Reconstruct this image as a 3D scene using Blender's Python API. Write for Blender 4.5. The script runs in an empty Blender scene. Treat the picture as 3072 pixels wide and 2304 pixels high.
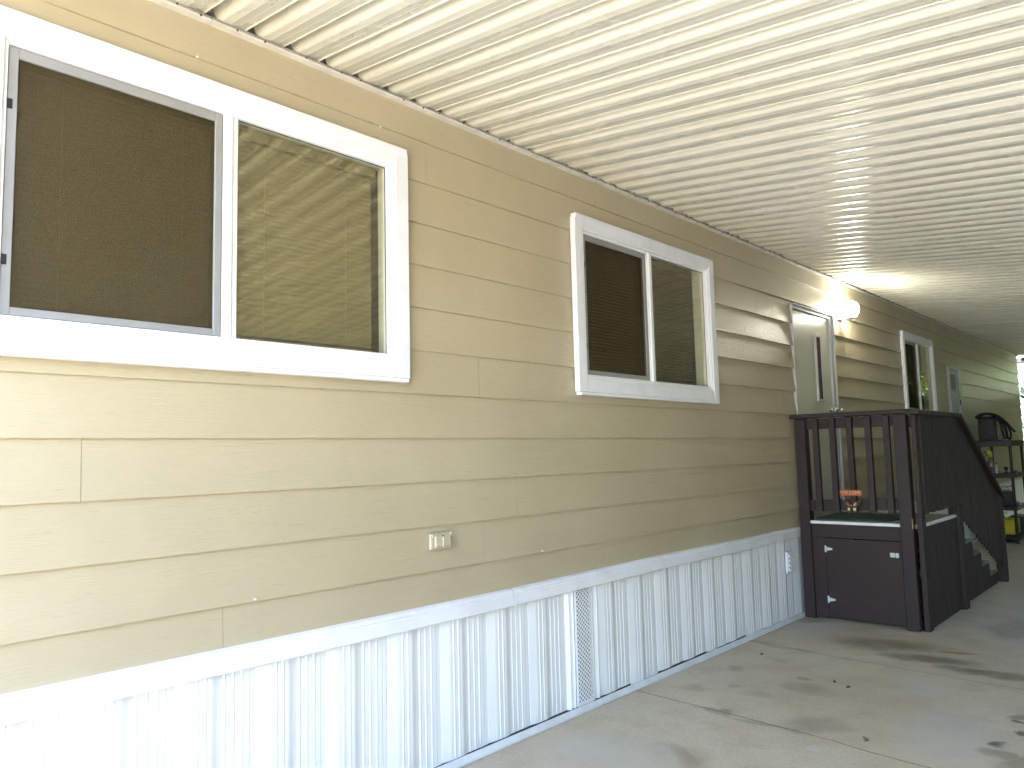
import bpy, bmesh, math, random
from mathutils import Vector, Matrix, Euler, noise

random.seed(7)
scene = bpy.context.scene
COL = scene.collection

# ------------------------------------------------------------------ camera, sky, sun, exposure
cam_d = bpy.data.cameras.new("camera")
cam = bpy.data.objects.new("camera", cam_d)
COL.objects.link(cam)
cam_d.sensor_fit = 'HORIZONTAL'
cam_d.sensor_width = 36.0
cam_d.lens = 26.54
cam_d.clip_start = 0.05
cam_d.clip_end = 600
r_ = Vector((0.68041769, -0.73243183, -0.02398701))
u_ = Vector((-0.05198652, -0.08089273, 0.99536615))
f_ = Vector((0.73097822, 0.67601774, 0.09311743))
M = Matrix((r_, u_, -f_)).transposed().to_4x4()
M.translation = Vector((0, -2.7, 1.42))
cam.matrix_world = M
scene.camera = cam

SUN_DIR = Vector((0.04, 0.52, 0.85)).normalized()
SUN_EL = math.asin(SUN_DIR.z)
SUN_ROT = math.atan2(SUN_DIR.x, SUN_DIR.y)
world = bpy.data.worlds.new("World")
scene.world = world
world.use_nodes = True
wn = world.node_tree
sky = wn.nodes.new("ShaderNodeTexSky")
sky.sky_type = 'NISHITA'
sky.sun_disc = False
sky.sun_elevation = SUN_EL
sky.sun_rotation = SUN_ROT
sky.air_density = 1.2
sky.dust_density = 3.0
bg = wn.nodes["Background"]
bg.inputs[1].default_value = 0.15
wn.links.new(sky.outputs[0], bg.inputs[0])

sun_d = bpy.data.lights.new("sun", 'SUN')
sun_d.energy = 4.3
sun_d.angle = math.radians(0.6)
sun_d.color = (1.0, 0.975, 0.94)
sun = bpy.data.objects.new("sun", sun_d)
COL.objects.link(sun)
sun.rotation_euler = (-SUN_DIR).to_track_quat('-Z', 'Y').to_euler()
sun.location = SUN_DIR * 40

scene.render.engine = 'CYCLES'
scene.view_settings.view_transform = 'Standard'
scene.view_settings.look = 'None'
scene.view_settings.exposure = 4.15
scene.view_settings.gamma = 1.0
scene.view_settings.use_curve_mapping = False
cy = scene.cycles
cy.use_denoising = True
cy.denoiser = 'OPENIMAGEDENOISE'
cy.denoising_input_passes = 'RGB_ALBEDO_NORMAL'
cy.denoising_prefilter = 'NONE'
cy.max_bounces = 12
cy.diffuse_bounces = 8
cy.glossy_bounces = 5
cy.transmission_bounces = 8
cy.transparent_max_bounces = 12
cy.sample_clamp_indirect = 6.0
cy.caustics_reflective = False
cy.caustics_refractive = False

# ------------------------------------------------------------------ node helpers
class NT:
    def __init__(self, name):
        self.m = bpy.data.materials.new(name)
        self.m.use_nodes = True
        self.t = self.m.node_tree
        self.b = self.t.nodes["Principled BSDF"]
        self.out = self.t.nodes["Material Output"]
    def n(self, typ, **kw):
        nd = self.t.nodes.new(typ)
        for k, v in kw.items():
            setattr(nd, k, v)
        return nd
    def l(self, a, b):
        self.t.links.new(a, b)
    def sock(self, inp, v):
        if isinstance(v, bpy.types.NodeSocket):
            self.l(v, inp)
        else:
            inp.default_value = v
    def pos(self):
        if not hasattr(self, '_pos'):
            self._pos = self.n("ShaderNodeNewGeometry")
        return self._pos.outputs["Position"]
    def rnd(self):
        if not hasattr(self, '_oi'):
            self._oi = self.n("ShaderNodeObjectInfo")
        return self._oi.outputs["Random"]
    def mapping(self, vec, loc=(0, 0, 0), rot=(0, 0, 0), scale=(1, 1, 1), typ='POINT'):
        m = self.n("ShaderNodeMapping", vector_type=typ)
        self.l(vec, m.inputs[0])
        m.inputs["Location"].default_value = loc
        m.inputs["Rotation"].default_value = rot
        m.inputs["Scale"].default_value = scale
        return m.outputs[0]
    def noise(self, vec, scale, detail=4, rough=0.55, dist=0.0):
        nn = self.n("ShaderNodeTexNoise")
        self.l(vec, nn.inputs["Vector"])
        nn.inputs["Scale"].default_value = scale
        nn.inputs["Detail"].default_value = detail
        nn.inputs["Roughness"].default_value = rough
        nn.inputs["Distortion"].default_value = dist
        return nn.outputs["Fac"]
    def mr(self, v, a, b, c=0.0, d=1.0, smooth=True):
        m = self.n("ShaderNodeMapRange")
        m.interpolation_type = 'SMOOTHSTEP' if smooth else 'LINEAR'
        self.sock(m.inputs[0], v)
        for i, x in enumerate((a, b, c, d)):
            m.inputs[1 + i].default_value = x
        return m.outputs[0]
    def math(self, op, a, b=0.0):
        m = self.n("ShaderNodeMath", operation=op)
        self.sock(m.inputs[0], a)
        self.sock(m.inputs[1], b)
        return m.outputs[0]
    def mix(self, fac, a, b, mode='MIX'):
        m = self.n("ShaderNodeMix", data_type='RGBA', blend_type=mode)
        self.sock(m.inputs[0], fac)
        for i, v in ((6, a), (7, b)):
            if isinstance(v, bpy.types.NodeSocket):
                self.l(v, m.inputs[i])
            else:
                m.inputs[i].default_value = (v[0], v[1], v[2], 1)
        return m.outputs[2]
    def bump(self, h, strength, dist=0.01, prev=None):
        b = self.n("ShaderNodeBump")
        self.l(h, b.inputs["Height"])
        b.inputs["Strength"].default_value = strength
        b.inputs["Distance"].default_value = dist
        if prev is not None:
            self.l(prev, b.inputs["Normal"])
        return b.outputs[0]
    def set(self, **kw):
        nm = dict(color="Base Color", rough="Roughness", metal="Metallic", spec="Specular IOR Level", normal="Normal",
                  coat="Coat Weight", coatr="Coat Roughness", emit="Emission Color", emits="Emission Strength", alpha="Alpha",
                  trans="Transmission Weight", ior="IOR")
        for k, v in kw.items():
            i = self.b.inputs[nm[k]]
            if isinstance(v, bpy.types.NodeSocket):
                self.l(v, i)
            elif k in ('color', 'emit'):
                i.default_value = (v[0], v[1], v[2], 1)
            else:
                i.default_value = v
        return self.m

def plain(name, col, rough=0.5, metal=0.0, var=0.12, nscale=9.0, bump=0.05, bscale=60.0, spec=0.5):
    t = NT(name)
    p = t.pos()
    n = t.noise(p, nscale, 4, 0.6)
    dark = tuple(c * (1 - var) for c in col)
    lite = tuple(min(1, c * (1 + var)) for c in col)
    c = t.mix(t.mr(n, 0.3, 0.7), dark, lite)
    nr = t.noise(p, nscale * 3, 3)
    t.set(color=c, rough=t.mr(nr, 0.3, 0.7, max(0, rough - 0.06), min(1, rough + 0.06)), metal=metal, spec=spec)
    if bump > 0:
        t.set(normal=t.bump(t.noise(p, bscale, 3), bump, 0.004))
    return t.m

MAT = {}

# siding: embossed wood grain hardboard, tan paint
t = NT("tan_siding_paint")
p = t.pos()
oi = t.n("ShaderNodeObjectInfo")
offs = t.n("ShaderNodeVectorMath", operation='SCALE')
offs.inputs[0].default_value = (13.0, 0.0, 7.0)
t.l(oi.outputs["Random"], offs.inputs["Scale"])
addv = t.n("ShaderNodeVectorMath", operation='ADD')
t.l(p, addv.inputs[0]); t.l(offs.outputs[0], addv.inputs[1])
gp = t.mapping(addv.outputs[0], scale=(7.0, 7.0, 95.0))
g1 = t.noise(gp, 1.0, 5, 0.62, 1.4)
gp2 = t.mapping(addv.outputs[0], scale=(22.0, 22.0, 330.0))
g2 = t.noise(gp2, 1.0, 3, 0.6, 0.6)
gcol = t.mix(t.mr(t.noise(p, 1.3, 5), 0.3, 0.7), (0.424, 0.362, 0.243), (0.465, 0.400, 0.274))
gcol = t.mix(t.mr(g1, 0.55, 0.8, 0, 0.10), gcol, (0.36, 0.30, 0.18))
str_ = t.noise(t.mapping(p, scale=(9.0, 1.0, 0.7)), 1.0, 4, 0.6)
gcol = t.mix(t.mr(str_, 0.55, 0.80, 0, 0.22), gcol, (0.39, 0.345, 0.235))
gcol = t.mix(t.math('MULTIPLY', oi.outputs["Random"], 0.10), gcol, (0.42, 0.36, 0.24))
nrm = t.bump(g2, 0.08, 0.004)
nrm = t.bump(t.mr(g1, 0.36, 0.66), 0.30, 0.004, nrm)
nrm = t.bump(t.noise(p, 1.6, 2), 0.25, 0.03, nrm)
MAT['siding'] = t.set(color=gcol, rough=t.mr(g1, 0.3, 0.7, 0.27, 0.38), spec=0.55, normal=nrm)

# white vinyl / pvc / metal
MAT['vinyl'] = plain("white_vinyl", (0.80, 0.81, 0.84), 0.35, var=0.03, nscale=3, bump=0.03, bscale=25)
MAT['trim'] = plain("white_painted_trim", (0.76, 0.77, 0.82), 0.42, var=0.05, nscale=6, bump=0.10, bscale=45)
t = NT("white_skirting_metal")
p = t.pos()
dirt = t.noise(t.mapping(p, scale=(6, 6, 1.6)), 2.0, 5, 0.65)
sep = t.n("ShaderNodeSeparateXYZ"); t.l(p, sep.inputs[0])
low = t.mr(sep.outputs[2], 0.02, 0.16, 1.0, 0.0)
dm = t.math('MULTIPLY', low, t.mr(dirt, 0.45, 0.75))
cc = t.mix(t.math('MULTIPLY', dm, 0.45), (0.83, 0.84, 0.87), (0.42, 0.40, 0.37))
MAT['skirt'] = t.set(color=cc, rough=0.30, spec=0.5, normal=t.bump(t.noise(p, 2.5, 2), 0.05, 0.02))
MAT['skirt_edge'] = plain("galvanised_track", (0.66, 0.68, 0.72), 0.4, var=0.08, nscale=8)
MAT['screenframe'] = plain("grey_screen_frame", (0.25, 0.25, 0.25), 0.5, metal=0.0, var=0.05)
MAT['reveal'] = plain("inner_window_reveal", (0.62, 0.68, 0.66), 0.5, var=0.03)
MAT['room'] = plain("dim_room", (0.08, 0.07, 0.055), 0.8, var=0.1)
MAT['blindA'] = plain("beige_blind_slats", (0.17, 0.142, 0.078), 0.5, var=0.04)
MAT['blindB'] = plain("brown_blind_slats", (0.09, 0.077, 0.046), 0.5, var=0.04)
MAT['black_gasket'] = plain("black_gasket", (0.012, 0.012, 0.018), 0.5, var=0.1)

def glass_mat(name, ior, tint=(0.95, 0.94, 0.86)):
    t = NT(name)
    t.t.nodes.remove(t.b)
    fr = t.n("ShaderNodeFresnel"); fr.inputs[0].default_value = ior
    gl = t.n("ShaderNodeBsdfGlossy"); gl.inputs["Roughness"].default_value = 0.012
    gl.inputs["Color"].default_value = (0.97, 0.91, 0.68, 1)
    tr = t.n("ShaderNodeBsdfTransparent"); tr.inputs[0].default_value = (*tint, 1)
    mx = t.n("ShaderNodeMixShader")
    gm = t.n("ShaderNodeNewGeometry")
    t.l(t.math('MULTIPLY', fr.outputs[0], t.math('SUBTRACT', 1.0, gm.outputs["Backfacing"])), mx.inputs[0]); t.l(tr.outputs[0], mx.inputs[1]); t.l(gl.outputs[0], mx.inputs[2])
    t.l(mx.outputs[0], t.out.inputs[0])
    return t.m
MAT['glass'] = glass_mat("window_glass", 2.6)
MAT['glass_dark'] = glass_mat("window_glass_plain", 1.5)

t = NT("insect_screen_mesh")
t.t.nodes.remove(t.b)
df = t.n("ShaderNodeBsdfDiffuse"); df.inputs[0].default_value = (0.075, 0.058, 0.032, 1)
tr = t.n("ShaderNodeBsdfTransparent")
mx = t.n("ShaderNodeMixShader"); mx.inputs[0].default_value = 0.42
t.l(tr.outputs[0], mx.inputs[1]); t.l(df.outputs[0], mx.inputs[2]); t.l(mx.outputs[0], t.out.inputs[0])
MAT['screen'] = t.m

# carport roof: cream painted steel pans, dirtier towards the house wall
t = NT("cream_roof_paint")
p = t.pos()
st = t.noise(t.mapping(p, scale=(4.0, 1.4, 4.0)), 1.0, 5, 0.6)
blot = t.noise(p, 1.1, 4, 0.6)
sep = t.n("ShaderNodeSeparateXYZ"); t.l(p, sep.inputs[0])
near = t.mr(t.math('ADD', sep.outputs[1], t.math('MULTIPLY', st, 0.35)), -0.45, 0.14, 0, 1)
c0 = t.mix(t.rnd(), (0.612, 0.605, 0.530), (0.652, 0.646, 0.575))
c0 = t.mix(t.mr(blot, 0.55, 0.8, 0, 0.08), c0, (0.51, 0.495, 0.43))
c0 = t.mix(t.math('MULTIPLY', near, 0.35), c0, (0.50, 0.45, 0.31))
speck = t.noise(p, 45.0, 3, 0.6)
c0 = t.mix(t.mr(speck, 0.72, 0.80, 0, 0.07), c0, (0.40, 0.37, 0.28))
MAT['roof'] = t.set(color=c0, rough=t.mr(st, 0.3, 0.7, 0.22, 0.30), spec=0.55, normal=t.bump(blot, 0.10, 0.03))
MAT['channel'] = plain("grey_wall_channel", (0.34, 0.32, 0.29), 0.55, var=0.25, nscale=14)
MAT['channel_lip'] = plain("pale_channel_lip", (0.62, 0.60, 0.54), 0.45, var=0.12, nscale=10)
MAT['rust'] = plain("rusty_screw", (0.06, 0.035, 0.02), 0.8)
MAT['closure'] = plain("grimy_foam_closure", (0.16, 0.15, 0.14), 0.9, var=0.4, nscale=20)
MAT['beam'] = plain("dark_fascia", (0.055, 0.045, 0.06), 0.5)

# porch
t = NT("dark_brown_porch_paint")
p = t.pos()
gr = t.noise(t.mapping(p, scale=(24, 24, 3)), 1.0, 5, 0.65, 0.5)
cc = t.mix(t.mr(gr, 0.3, 0.7), (0.029, 0.0165, 0.0165), (0.039, 0.0240, 0.0240))
cc = t.mix(t.math('MULTIPLY', t.rnd(), 0.35), cc, (0.019, 0.014, 0.0155))
wear = t.noise(p, 34, 5, 0.7)
cc = t.mix(t.mr(wear, 0.70, 0.78, 0, 0.5), cc, (0.06, 0.048, 0.042))
MAT['brown'] = t.set(color=cc, rough=t.mr(gr, 0.3, 0.7, 0.50, 0.65), spec=0.35, normal=t.bump(gr, 0.25, 0.004))
MAT['scuff'] = plain("pale_scuff", (0.07, 0.055, 0.05), 0.8)
MAT['bare_wood'] = plain("chipped_bare_wood", (0.42, 0.27, 0.09), 0.7)
MAT['nosing'] = plain("white_metal_nosing", (0.72, 0.75, 0.75), 0.35, var=0.06)
MAT['deckpaint'] = plain("grey_deck_covering", (0.135, 0.145, 0.155), 0.65, var=0.12, nscale=20, bump=0.2, bscale=200)
MAT['mat'] = plain("dark_green_mat", (0.040, 0.060, 0.060), 0.95, var=0.25, nscale=60, bump=0.5, bscale=260, spec=0.2)
MAT['tread'] = plain("grey_tread", (0.17, 0.175, 0.17), 0.6)
MAT['zinc'] = plain("zinc_hinge", (0.62, 0.66, 0.66), 0.4, metal=0.25)
MAT['chrome'] = plain("chrome", (0.85, 0.85, 0.83), 0.10, metal=1.0, var=0.02, bump=0)

# door
t = NT("door_paint")
p = t.pos()
gg = t.noise(t.mapping(p, scale=(55, 20, 9)), 1.0, 4, 0.6)
MAT['door'] = t.set(color=t.mix(t.noise(p, 2, 3), (0.54, 0.53, 0.44), (0.58, 0.57, 0.48)), rough=0.32, normal=t.bump(gg, 0.22, 0.003))
MAT['doorframe'] = plain("door_frame_paint", (0.50, 0.51, 0.53), 0.4, var=0.06)
MAT['amber'] = plain("amber_glass", (0.20, 0.075, 0.018), 0.15, var=0.35, nscale=14)
MAT['white'] = plain("white_paint", (0.80, 0.80, 0.80), 0.4, var=0.03)

# lamp
t = NT("lit_lamp_glass")
t.set(color=(0.9, 0.9, 0.8), emit=(1.0, 0.972, 0.83), emits=7.5)
MAT['lampglow'] = t.m

# small things
MAT['black'] = plain("black_plastic", (0.012, 0.012, 0.017), 0.42, var=0.2)
MAT['blackcloth'] = plain("black_webbing", (0.010, 0.010, 0.016), 0.7, var=0.2, bump=0.3, bscale=300)
MAT['greycloth'] = plain("grey_canvas", (0.060, 0.062, 0.060), 0.85, var=0.2, nscale=30, bump=0.3, bscale=300)
MAT['palecloth'] = plain("pale_canvas", (0.34, 0.34, 0.31), 0.85, var=0.25, nscale=20, bump=0.3, bscale=200)
MAT['yellow'] = plain("yellow_plastic", (0.50, 0.44, 0.02), 0.4, var=0.15)
MAT['pinkliquid'] = plain("pinkish_bottle", (0.20, 0.125, 0.12), 0.25, var=0.15)
MAT['clearplastic'] = plain("clear_plastic", (0.55, 0.58, 0.60), 0.12, var=0.3, nscale=60)
MAT['toolgreen'] = plain("dark_green_steel", (0.022, 0.035, 0.033), 0.45, var=0.25)
MAT['orange'] = plain("orange_red_sign", (0.34, 0.062, 0.016), 0.5, var=0.15, nscale=30)
MAT['cream'] = plain("cream_letters", (0.68, 0.42, 0.20), 0.5)
MAT['wingorange'] = plain("wing_orange", (0.62, 0.20, 0.035), 0.4)
MAT['wingred'] = plain("wing_red", (0.36, 0.075, 0.035), 0.4)
MAT['wingyellow'] = plain("wing_yellow", (0.62, 0.52, 0.14), 0.4)
MAT['hole'] = plain("dark_hole", (0.01, 0.01, 0.012), 0.9)
MAT['cover'] = plain("tan_painted_cover", (0.49, 0.435, 0.315), 0.4, var=0.05)

# concrete
t = NT("stained_concrete")
p = t.pos()
wob = t.n("ShaderNodeTexNoise"); t.l(p, wob.inputs["Vector"])
wob.inputs["Scale"].default_value = 5.0; wob.inputs["Detail"].default_value = 5
sub = t.n("ShaderNodeVectorMath", operation='SUBTRACT'); t.l(wob.outputs["Color"], sub.inputs[0]); sub.inputs[1].default_value = (0.5, 0.5, 0.5)
scl = t.n("ShaderNodeVectorMath", operation='SCALE'); t.l(sub.outputs[0], scl.inputs[0]); scl.inputs["Scale"].default_value = 0.22
ad = t.n("ShaderNodeVectorMath", operation='ADD'); t.l(p, ad.inputs[0]); t.l(scl.outputs[0], ad.inputs[1])
dp = ad.outputs[0]
def stain_mask(lst):
    acc = None
    for (x, y, rx, ry, rot, s) in lst:
        mp = t.mapping(dp, loc=(x, y, 0), rot=(0, 0, math.radians(rot)), scale=(rx, ry, 1000), typ='TEXTURE')
        ln = t.n("ShaderNodeVectorMath", operation='LENGTH'); t.l(mp, ln.inputs[0])
        v = t.mr(ln.outputs["Value"], 0.35, 1.0, s, 0.0)
        acc = v if acc is None else t.math('MAXIMUM', acc, v)
    return acc
large = t.noise(p, 0.8, 5, 0.6)
mid = t.noise(p, 4.0, 6, 0.65)
fine = t.noise(p, 60.0, 4, 0.6)
grit = t.noise(p, 320.0, 2, 0.5)
base = t.mix(t.mr(large, 0.32, 0.68), (0.490, 0.418, 0.305), (0.535, 0.478, 0.380))
base = t.mix(t.mr(mid, 0.40, 0.72, 0, 0.55), base, (0.395, 0.338, 0.250))
base = t.mix(t.mr(mid, 0.26, 0.40, 0.5, 0), base, (0.40, 0.375, 0.33))
base = t.mix(t.mr(fine, 0.35, 0.75, 0, 0.30), base, (0.21, 0.195, 0.165))
base = t.mix(t.mr(grit, 0.62, 0.75, 0, 0.35), base, (0.16, 0.15, 0.135))
blue = stain_mask([(4.25, -1.62, 0.55, 0.33, 10, 0.5), (3.0, -0.45, 0.35, 0.45, 0, 0.4), (6.1, -0.28, 0.55, 0.22, 0, 0.6),
                   (7.6, -1.6, 1.6, 0.5, 0, 0.6), (5.0, -1.35, 0.3, 0.25, 0, 0.4)])
base = t.mix(blue, base, t.mix(fine, (0.40, 0.39, 0.375), (0.50, 0.49, 0.465)))
dark = stain_mask([(5.86, -0.80, 0.24, 0.42, 15, 0.60), (5.64, -1.18, 0.15, 0.40, 12, 0.7), (5.52, -1.60, 0.12, 0.45, 4, 0.75),
                   (3.865, -0.60, 0.07, 0.16, 8, 0.55), (3.84, -0.90, 0.05, 0.30, 5, 0.40), (3.99, -1.08, 0.16, 0.28, 30, 0.35),
                   (4.68, -0.31, 0.09, 0.085, 0, 0.40), (5.04, -0.44, 0.08, 0.12, 20, 0.25), (4.34, -0.46, 0.05, 0.055, 0, 0.28),
                   (4.27, -0.64, 0.09, 0.10, 0, 0.22), (4.12, -1.86, 0.10, 0.09, 0, 0.5), (4.55, -0.80, 0.14, 0.18, 0, 0.30),
                   (6.35, -0.10, 0.14, 0.20, 0, 0.45), (3.20, -0.77, 0.30, 0.10, 60, 0.35), (4.05, -1.95, 0.16, 0.10, 0, 0.55),
                   (5.38, -0.30, 0.05, 0.40, -4, 0.30), (4.75, -1.85, 0.05, 0.06, 0, 0.6), (3.945, -1.319, 0.035, 0.025, 30, 1.0), (4.262, -1.822, 0.055, 0.045, 40, 1.0), (4.682, -1.858, 0.04, 0.035, 10, 1.0), (4.47, -1.90, 0.05, 0.06, 0, 0.9), (6.9, -1.45, 0.5, 0.22, 0, 0.35)])
dark = t.math('MULTIPLY', dark, t.mr(mid, 0.2, 0.6, 0.70, 1.0))
base = t.mix(dark, base, (0.115, 0.100, 0.075))
rustm = stain_mask([(5.93, -1.28, 0.05, 0.16, 10, 0.85), (5.98, -1.05, 0.14, 0.32, 10, 0.35), (4.73, -0.73, 0.06, 0.06, 0, 0.45), (4.15, -0.30, 0.10, 0.10, 0, 0.25), (3.25, -0.80, 0.14, 0.12, 0, 0.25)])
base = t.mix(rustm, base, (0.22, 0.125, 0.045))
light = stain_mask([(3.687, -1.169, 0.05, 0.05, 0, 0.7), (5.06, -0.73, 0.03, 0.05, 0, 0.6), (6.28, -0.75, 0.10, 0.22, 0, 0.45), (3.0, -0.35, 0.2, 0.2, 0, 0.35)])
base = t.mix(light, base, (0.50, 0.49, 0.46))
nn = t.bump(grit, 0.15, 0.002)
nn = t.bump(fine, 0.18, 0.004, nn)
nn = t.bump(mid, 0.10, 0.02, nn)
MAT['concrete'] = t.set(color=base, rough=t.mr(mid, 0.3, 0.7, 0.55, 0.75), spec=0.4, normal=nn)
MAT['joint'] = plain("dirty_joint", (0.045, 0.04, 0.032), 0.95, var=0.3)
MAT['earth'] = plain("pale_gravel", (0.34, 0.33, 0.32), 0.95, var=0.25, nscale=3)
MAT['soil'] = plain('bounce_cut_soil', (0.045, 0.055, 0.025), 0.95, var=0.4, nscale=6, bump=0.4)
MAT['asphalt'] = plain("asphalt", (0.06, 0.06, 0.062), 0.9, var=0.2, nscale=10)
MAT['kerbconc'] = plain("kerb_concrete", (0.36, 0.35, 0.33), 0.85, var=0.15)

def leaf_mat(name, a, b):
    t = NT(name)
    n = t.noise(t.pos(), 2.5, 4)
    isl = t.n("ShaderNodeNewGeometry")
    c = t.mix(isl.outputs["Random Per Island"], a, b)
    c = t.mix(t.mr(n, 0.35, 0.65, 0, 0.5), c, tuple(x * 0.55 for x in a))
    return t.set(color=c, rough=0.5, spec=0.3)
MAT['leaf_lime'] = leaf_mat("lime_leaves", (0.10, 0.16, 0.015), (0.16, 0.22, 0.02))
MAT['leaf_dark'] = leaf_mat("dark_leaves", (0.012, 0.030, 0.014), (0.030, 0.060, 0.022))
MAT['leaf_core'] = leaf_mat('dark_core_green', (0.010, 0.014, 0.007), (0.016, 0.022, 0.010))  # near-black green for the solid cores that block light
MAT['leaf_mid'] = leaf_mat("green_leaves", (0.045, 0.09, 0.02), (0.09, 0.14, 0.04))
MAT['bark'] = plain("bark", (0.10, 0.075, 0.055), 0.9, var=0.3, nscale=20)
MAT['neighbour_wall'] = plain("white_neighbour_siding", (0.74, 0.76, 0.78), 0.6, var=0.04)
MAT['neighbour_grey'] = plain("grey_lattice_wall", (0.26, 0.29, 0.29), 0.7, var=0.1)
MAT['shingle'] = plain("grey_shingle", (0.16, 0.155, 0.15), 0.9, var=0.25, nscale=12)
MAT['deadleaf'] = plain("dead_leaf", (0.035, 0.024, 0.016), 0.8, var=0.3)
MAT['metal_dark'] = plain("dark_wire", (0.02, 0.02, 0.02), 0.4, metal=0.6)
MAT['cord'] = plain("blind_cord", (0.26, 0.23, 0.15), 0.8)

# ------------------------------------------------------------------ mesh helpers
class MB:
    """collects faces, then links them as ONE mesh object"""
    def __init__(self):
        self.v = []; self.f = []; self.sm = []
    def quad(self, a, b, c, d, smooth=False):
        i = len(self.v)
        self.v += [tuple(a), tuple(b), tuple(c), tuple(d)]
        self.f.append((i, i + 1, i + 2, i + 3)); self.sm.append(smooth)
    def poly(self, pts, smooth=False):
        i = len(self.v)
        self.v += [tuple(q) for q in pts]
        self.f.append(tuple(range(i, i + len(pts)))); self.sm.append(smooth)
    def grid(self, rows, smooth=True, close=False):
        i0 = len(self.v); n = len(rows[0])
        for r in rows:
            self.v += [tuple(q) for q in r]
        for a in range(len(rows) - 1):
            for b in range(n if close else n - 1):
                b2 = (b + 1) % n
                self.f.append((i0 + a * n + b, i0 + a * n + b2, i0 + (a + 1) * n + b2, i0 + (a + 1) * n + b))
                self.sm.append(smooth)
    def box(self, x0, x1, y0, y1, z0, z1, bev=0.0):
        x0, x1 = min(x0, x1), max(x0, x1); y0, y1 = min(y0, y1), max(y0, y1); z0, z1 = min(z0, z1), max(z0, z1)
        if bev <= 0:
            c = [(x0, y0, z0), (x1, y0, z0), (x1, y1, z0), (x0, y1, z0), (x0, y0, z1), (x1, y0, z1), (x1, y1, z1), (x0, y1, z1)]
            i = len(self.v); self.v += c
            for q in ((0, 3, 2, 1), (4, 5, 6, 7), (0, 1, 5, 4), (1, 2, 6, 5), (2, 3, 7, 6), (3, 0, 4, 7)):
                self.f.append(tuple(i + k for k in q)); self.sm.append(False)
            return
        bm = bmesh.new()
        bmesh.ops.create_cube(bm, size=1.0)
        for v in bm.verts:
            v.co = Vector(((x0 + x1) / 2 + v.co.x * (x1 - x0), (y0 + y1) / 2 + v.co.y * (y1 - y0), (z0 + z1) / 2 + v.co.z * (z1 - z0)))
        b = min(bev, 0.45 * min(x1 - x0, y1 - y0, z1 - z0))
        bmesh.ops.bevel(bm, geom=list(bm.edges), offset=b, segments=1, affect='EDGES', profile=0.5)
        self.add_bm(bm)
    def add_bm(self, bm, mat=None, smooth=False):
        i = len(self.v)
        bm.verts.index_update()
        for v in bm.verts:
            self.v.append(tuple(mat @ v.co) if mat else tuple(v.co))
        for f in bm.faces:
            self.f.append(tuple(i + v.index for v in f.verts)); self.sm.append(smooth)
        bm.free()
    def prism(self, pts, axis, a, b):
        """extrude a 2D polygon along an axis: 'x' -> pts are (y,z); 'y' -> (x,z); 'z' -> (x,y)"""
        def P(q, t):
            return (t, q[0], q[1]) if axis == 'x' else ((q[0], t, q[1]) if axis == 'y' else (q[0], q[1], t))
        n = len(pts)
        self.poly([P(q, a) for q in pts]); self.poly([P(q, b) for q in reversed(pts)])
        for k in range(n):
            q, r = pts[k], pts[(k + 1) % n]
            self.quad(P(q, a), P(q, b), P(r, b), P(r, a))
    def tube(self, pts, rad, n=8, cap=True):
        pts = [Vector(q) for q in pts]
        rings = []
        up = Vector((0.13, 0.27, 0.95))
        for k, q in enumerate(pts):
            d = (pts[min(k + 1, len(pts) - 1)] - pts[max(k - 1, 0)]).normalized()
            s = d.cross(up)
            if s.length < 1e-3:
                s = d.cross(Vector((1, 0, 0)))
            s.normalize(); w = s.cross(d)
            rr = rad[k] if isinstance(rad, (list, tuple)) else rad
            rings.append([q + rr * (math.cos(2 * math.pi * j / n) * s + math.sin(2 * math.pi * j / n) * w) for j in range(n)])
        self.grid(rings, True, True)
        if cap:
            self.poly(list(reversed(rings[0]))); self.poly(rings[-1])
    def lathe(self, prof, cx, cy, n=16, axis='z'):
        rings = []
        for (r, z) in prof:
            ring = []
            for j in range(n):
                a = 2 * math.pi * j / n
                if axis == 'z':
                    ring.append((cx + r * math.cos(a), cy + r * math.sin(a), z))
                else:   # axis 'y': cx,cy are x,z ; z is y
                    ring.append((cx + r * math.cos(a), z, cy + r * math.sin(a)))
            rings.append(ring)
        self.grid(rings, True, True)
        self.poly(rings[0]); self.poly(rings[-1])
    def mesh(self, name, mat, origin=(0, 0, 0)):
        me = bpy.data.meshes.new(name)
        o = Vector(origin)
        me.from_pydata([tuple(Vector(q) - o) for q in self.v], [], self.f)
        me.polygons.foreach_set("use_smooth", self.sm)
        me.materials.append(mat)
        bm = bmesh.new(); bm.from_mesh(me)
        bmesh.ops.remove_doubles(bm, verts=bm.verts, dist=1e-5)
        bmesh.ops.recalc_face_normals(bm, faces=bm.faces)
        bm.to_mesh(me); bm.free()
        me.update()
        return me
    def build(self, name, mat, parent=None, origin=None):
        """origin: world position of the object's own origin; vertices are given in world coordinates"""
        if origin is None:
            origin = WORLD[parent] if parent is not None else (0, 0, 0)
        me = self.mesh(name, mat, origin)
        return link(name, me, parent, origin)

WORLD = {}
def link(name, me, parent, origin):
    ob = bpy.data.objects.new(name, me)
    COL.objects.link(ob)
    WORLD[ob] = Vector(origin)
    if parent is not None:
        ob.parent = parent
        ob.location = Vector(origin) - WORLD[parent]
    else:
        ob.location = origin
    return ob
def empty(name, loc):
    ob = bpy.data.objects.new(name, None)
    ob.empty_display_size = 0.2
    COL.objects.link(ob)
    ob.location = loc
    WORLD[ob] = Vector(loc)
    return ob
def tag(o, label=None, cat=None, group=None, kind=None):
    if label: o['label'] = label
    if cat: o['category'] = cat
    if group: o['group'] = group
    if kind: o['kind'] = kind
    return o
def boxo(name, mat, parent, x0, x1, y0, y1, z0, z1, bev=0.0):
    m = MB(); m.box(x0, x1, y0, y1, z0, z1, bev)
    return m.build(name, mat, parent)

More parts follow.
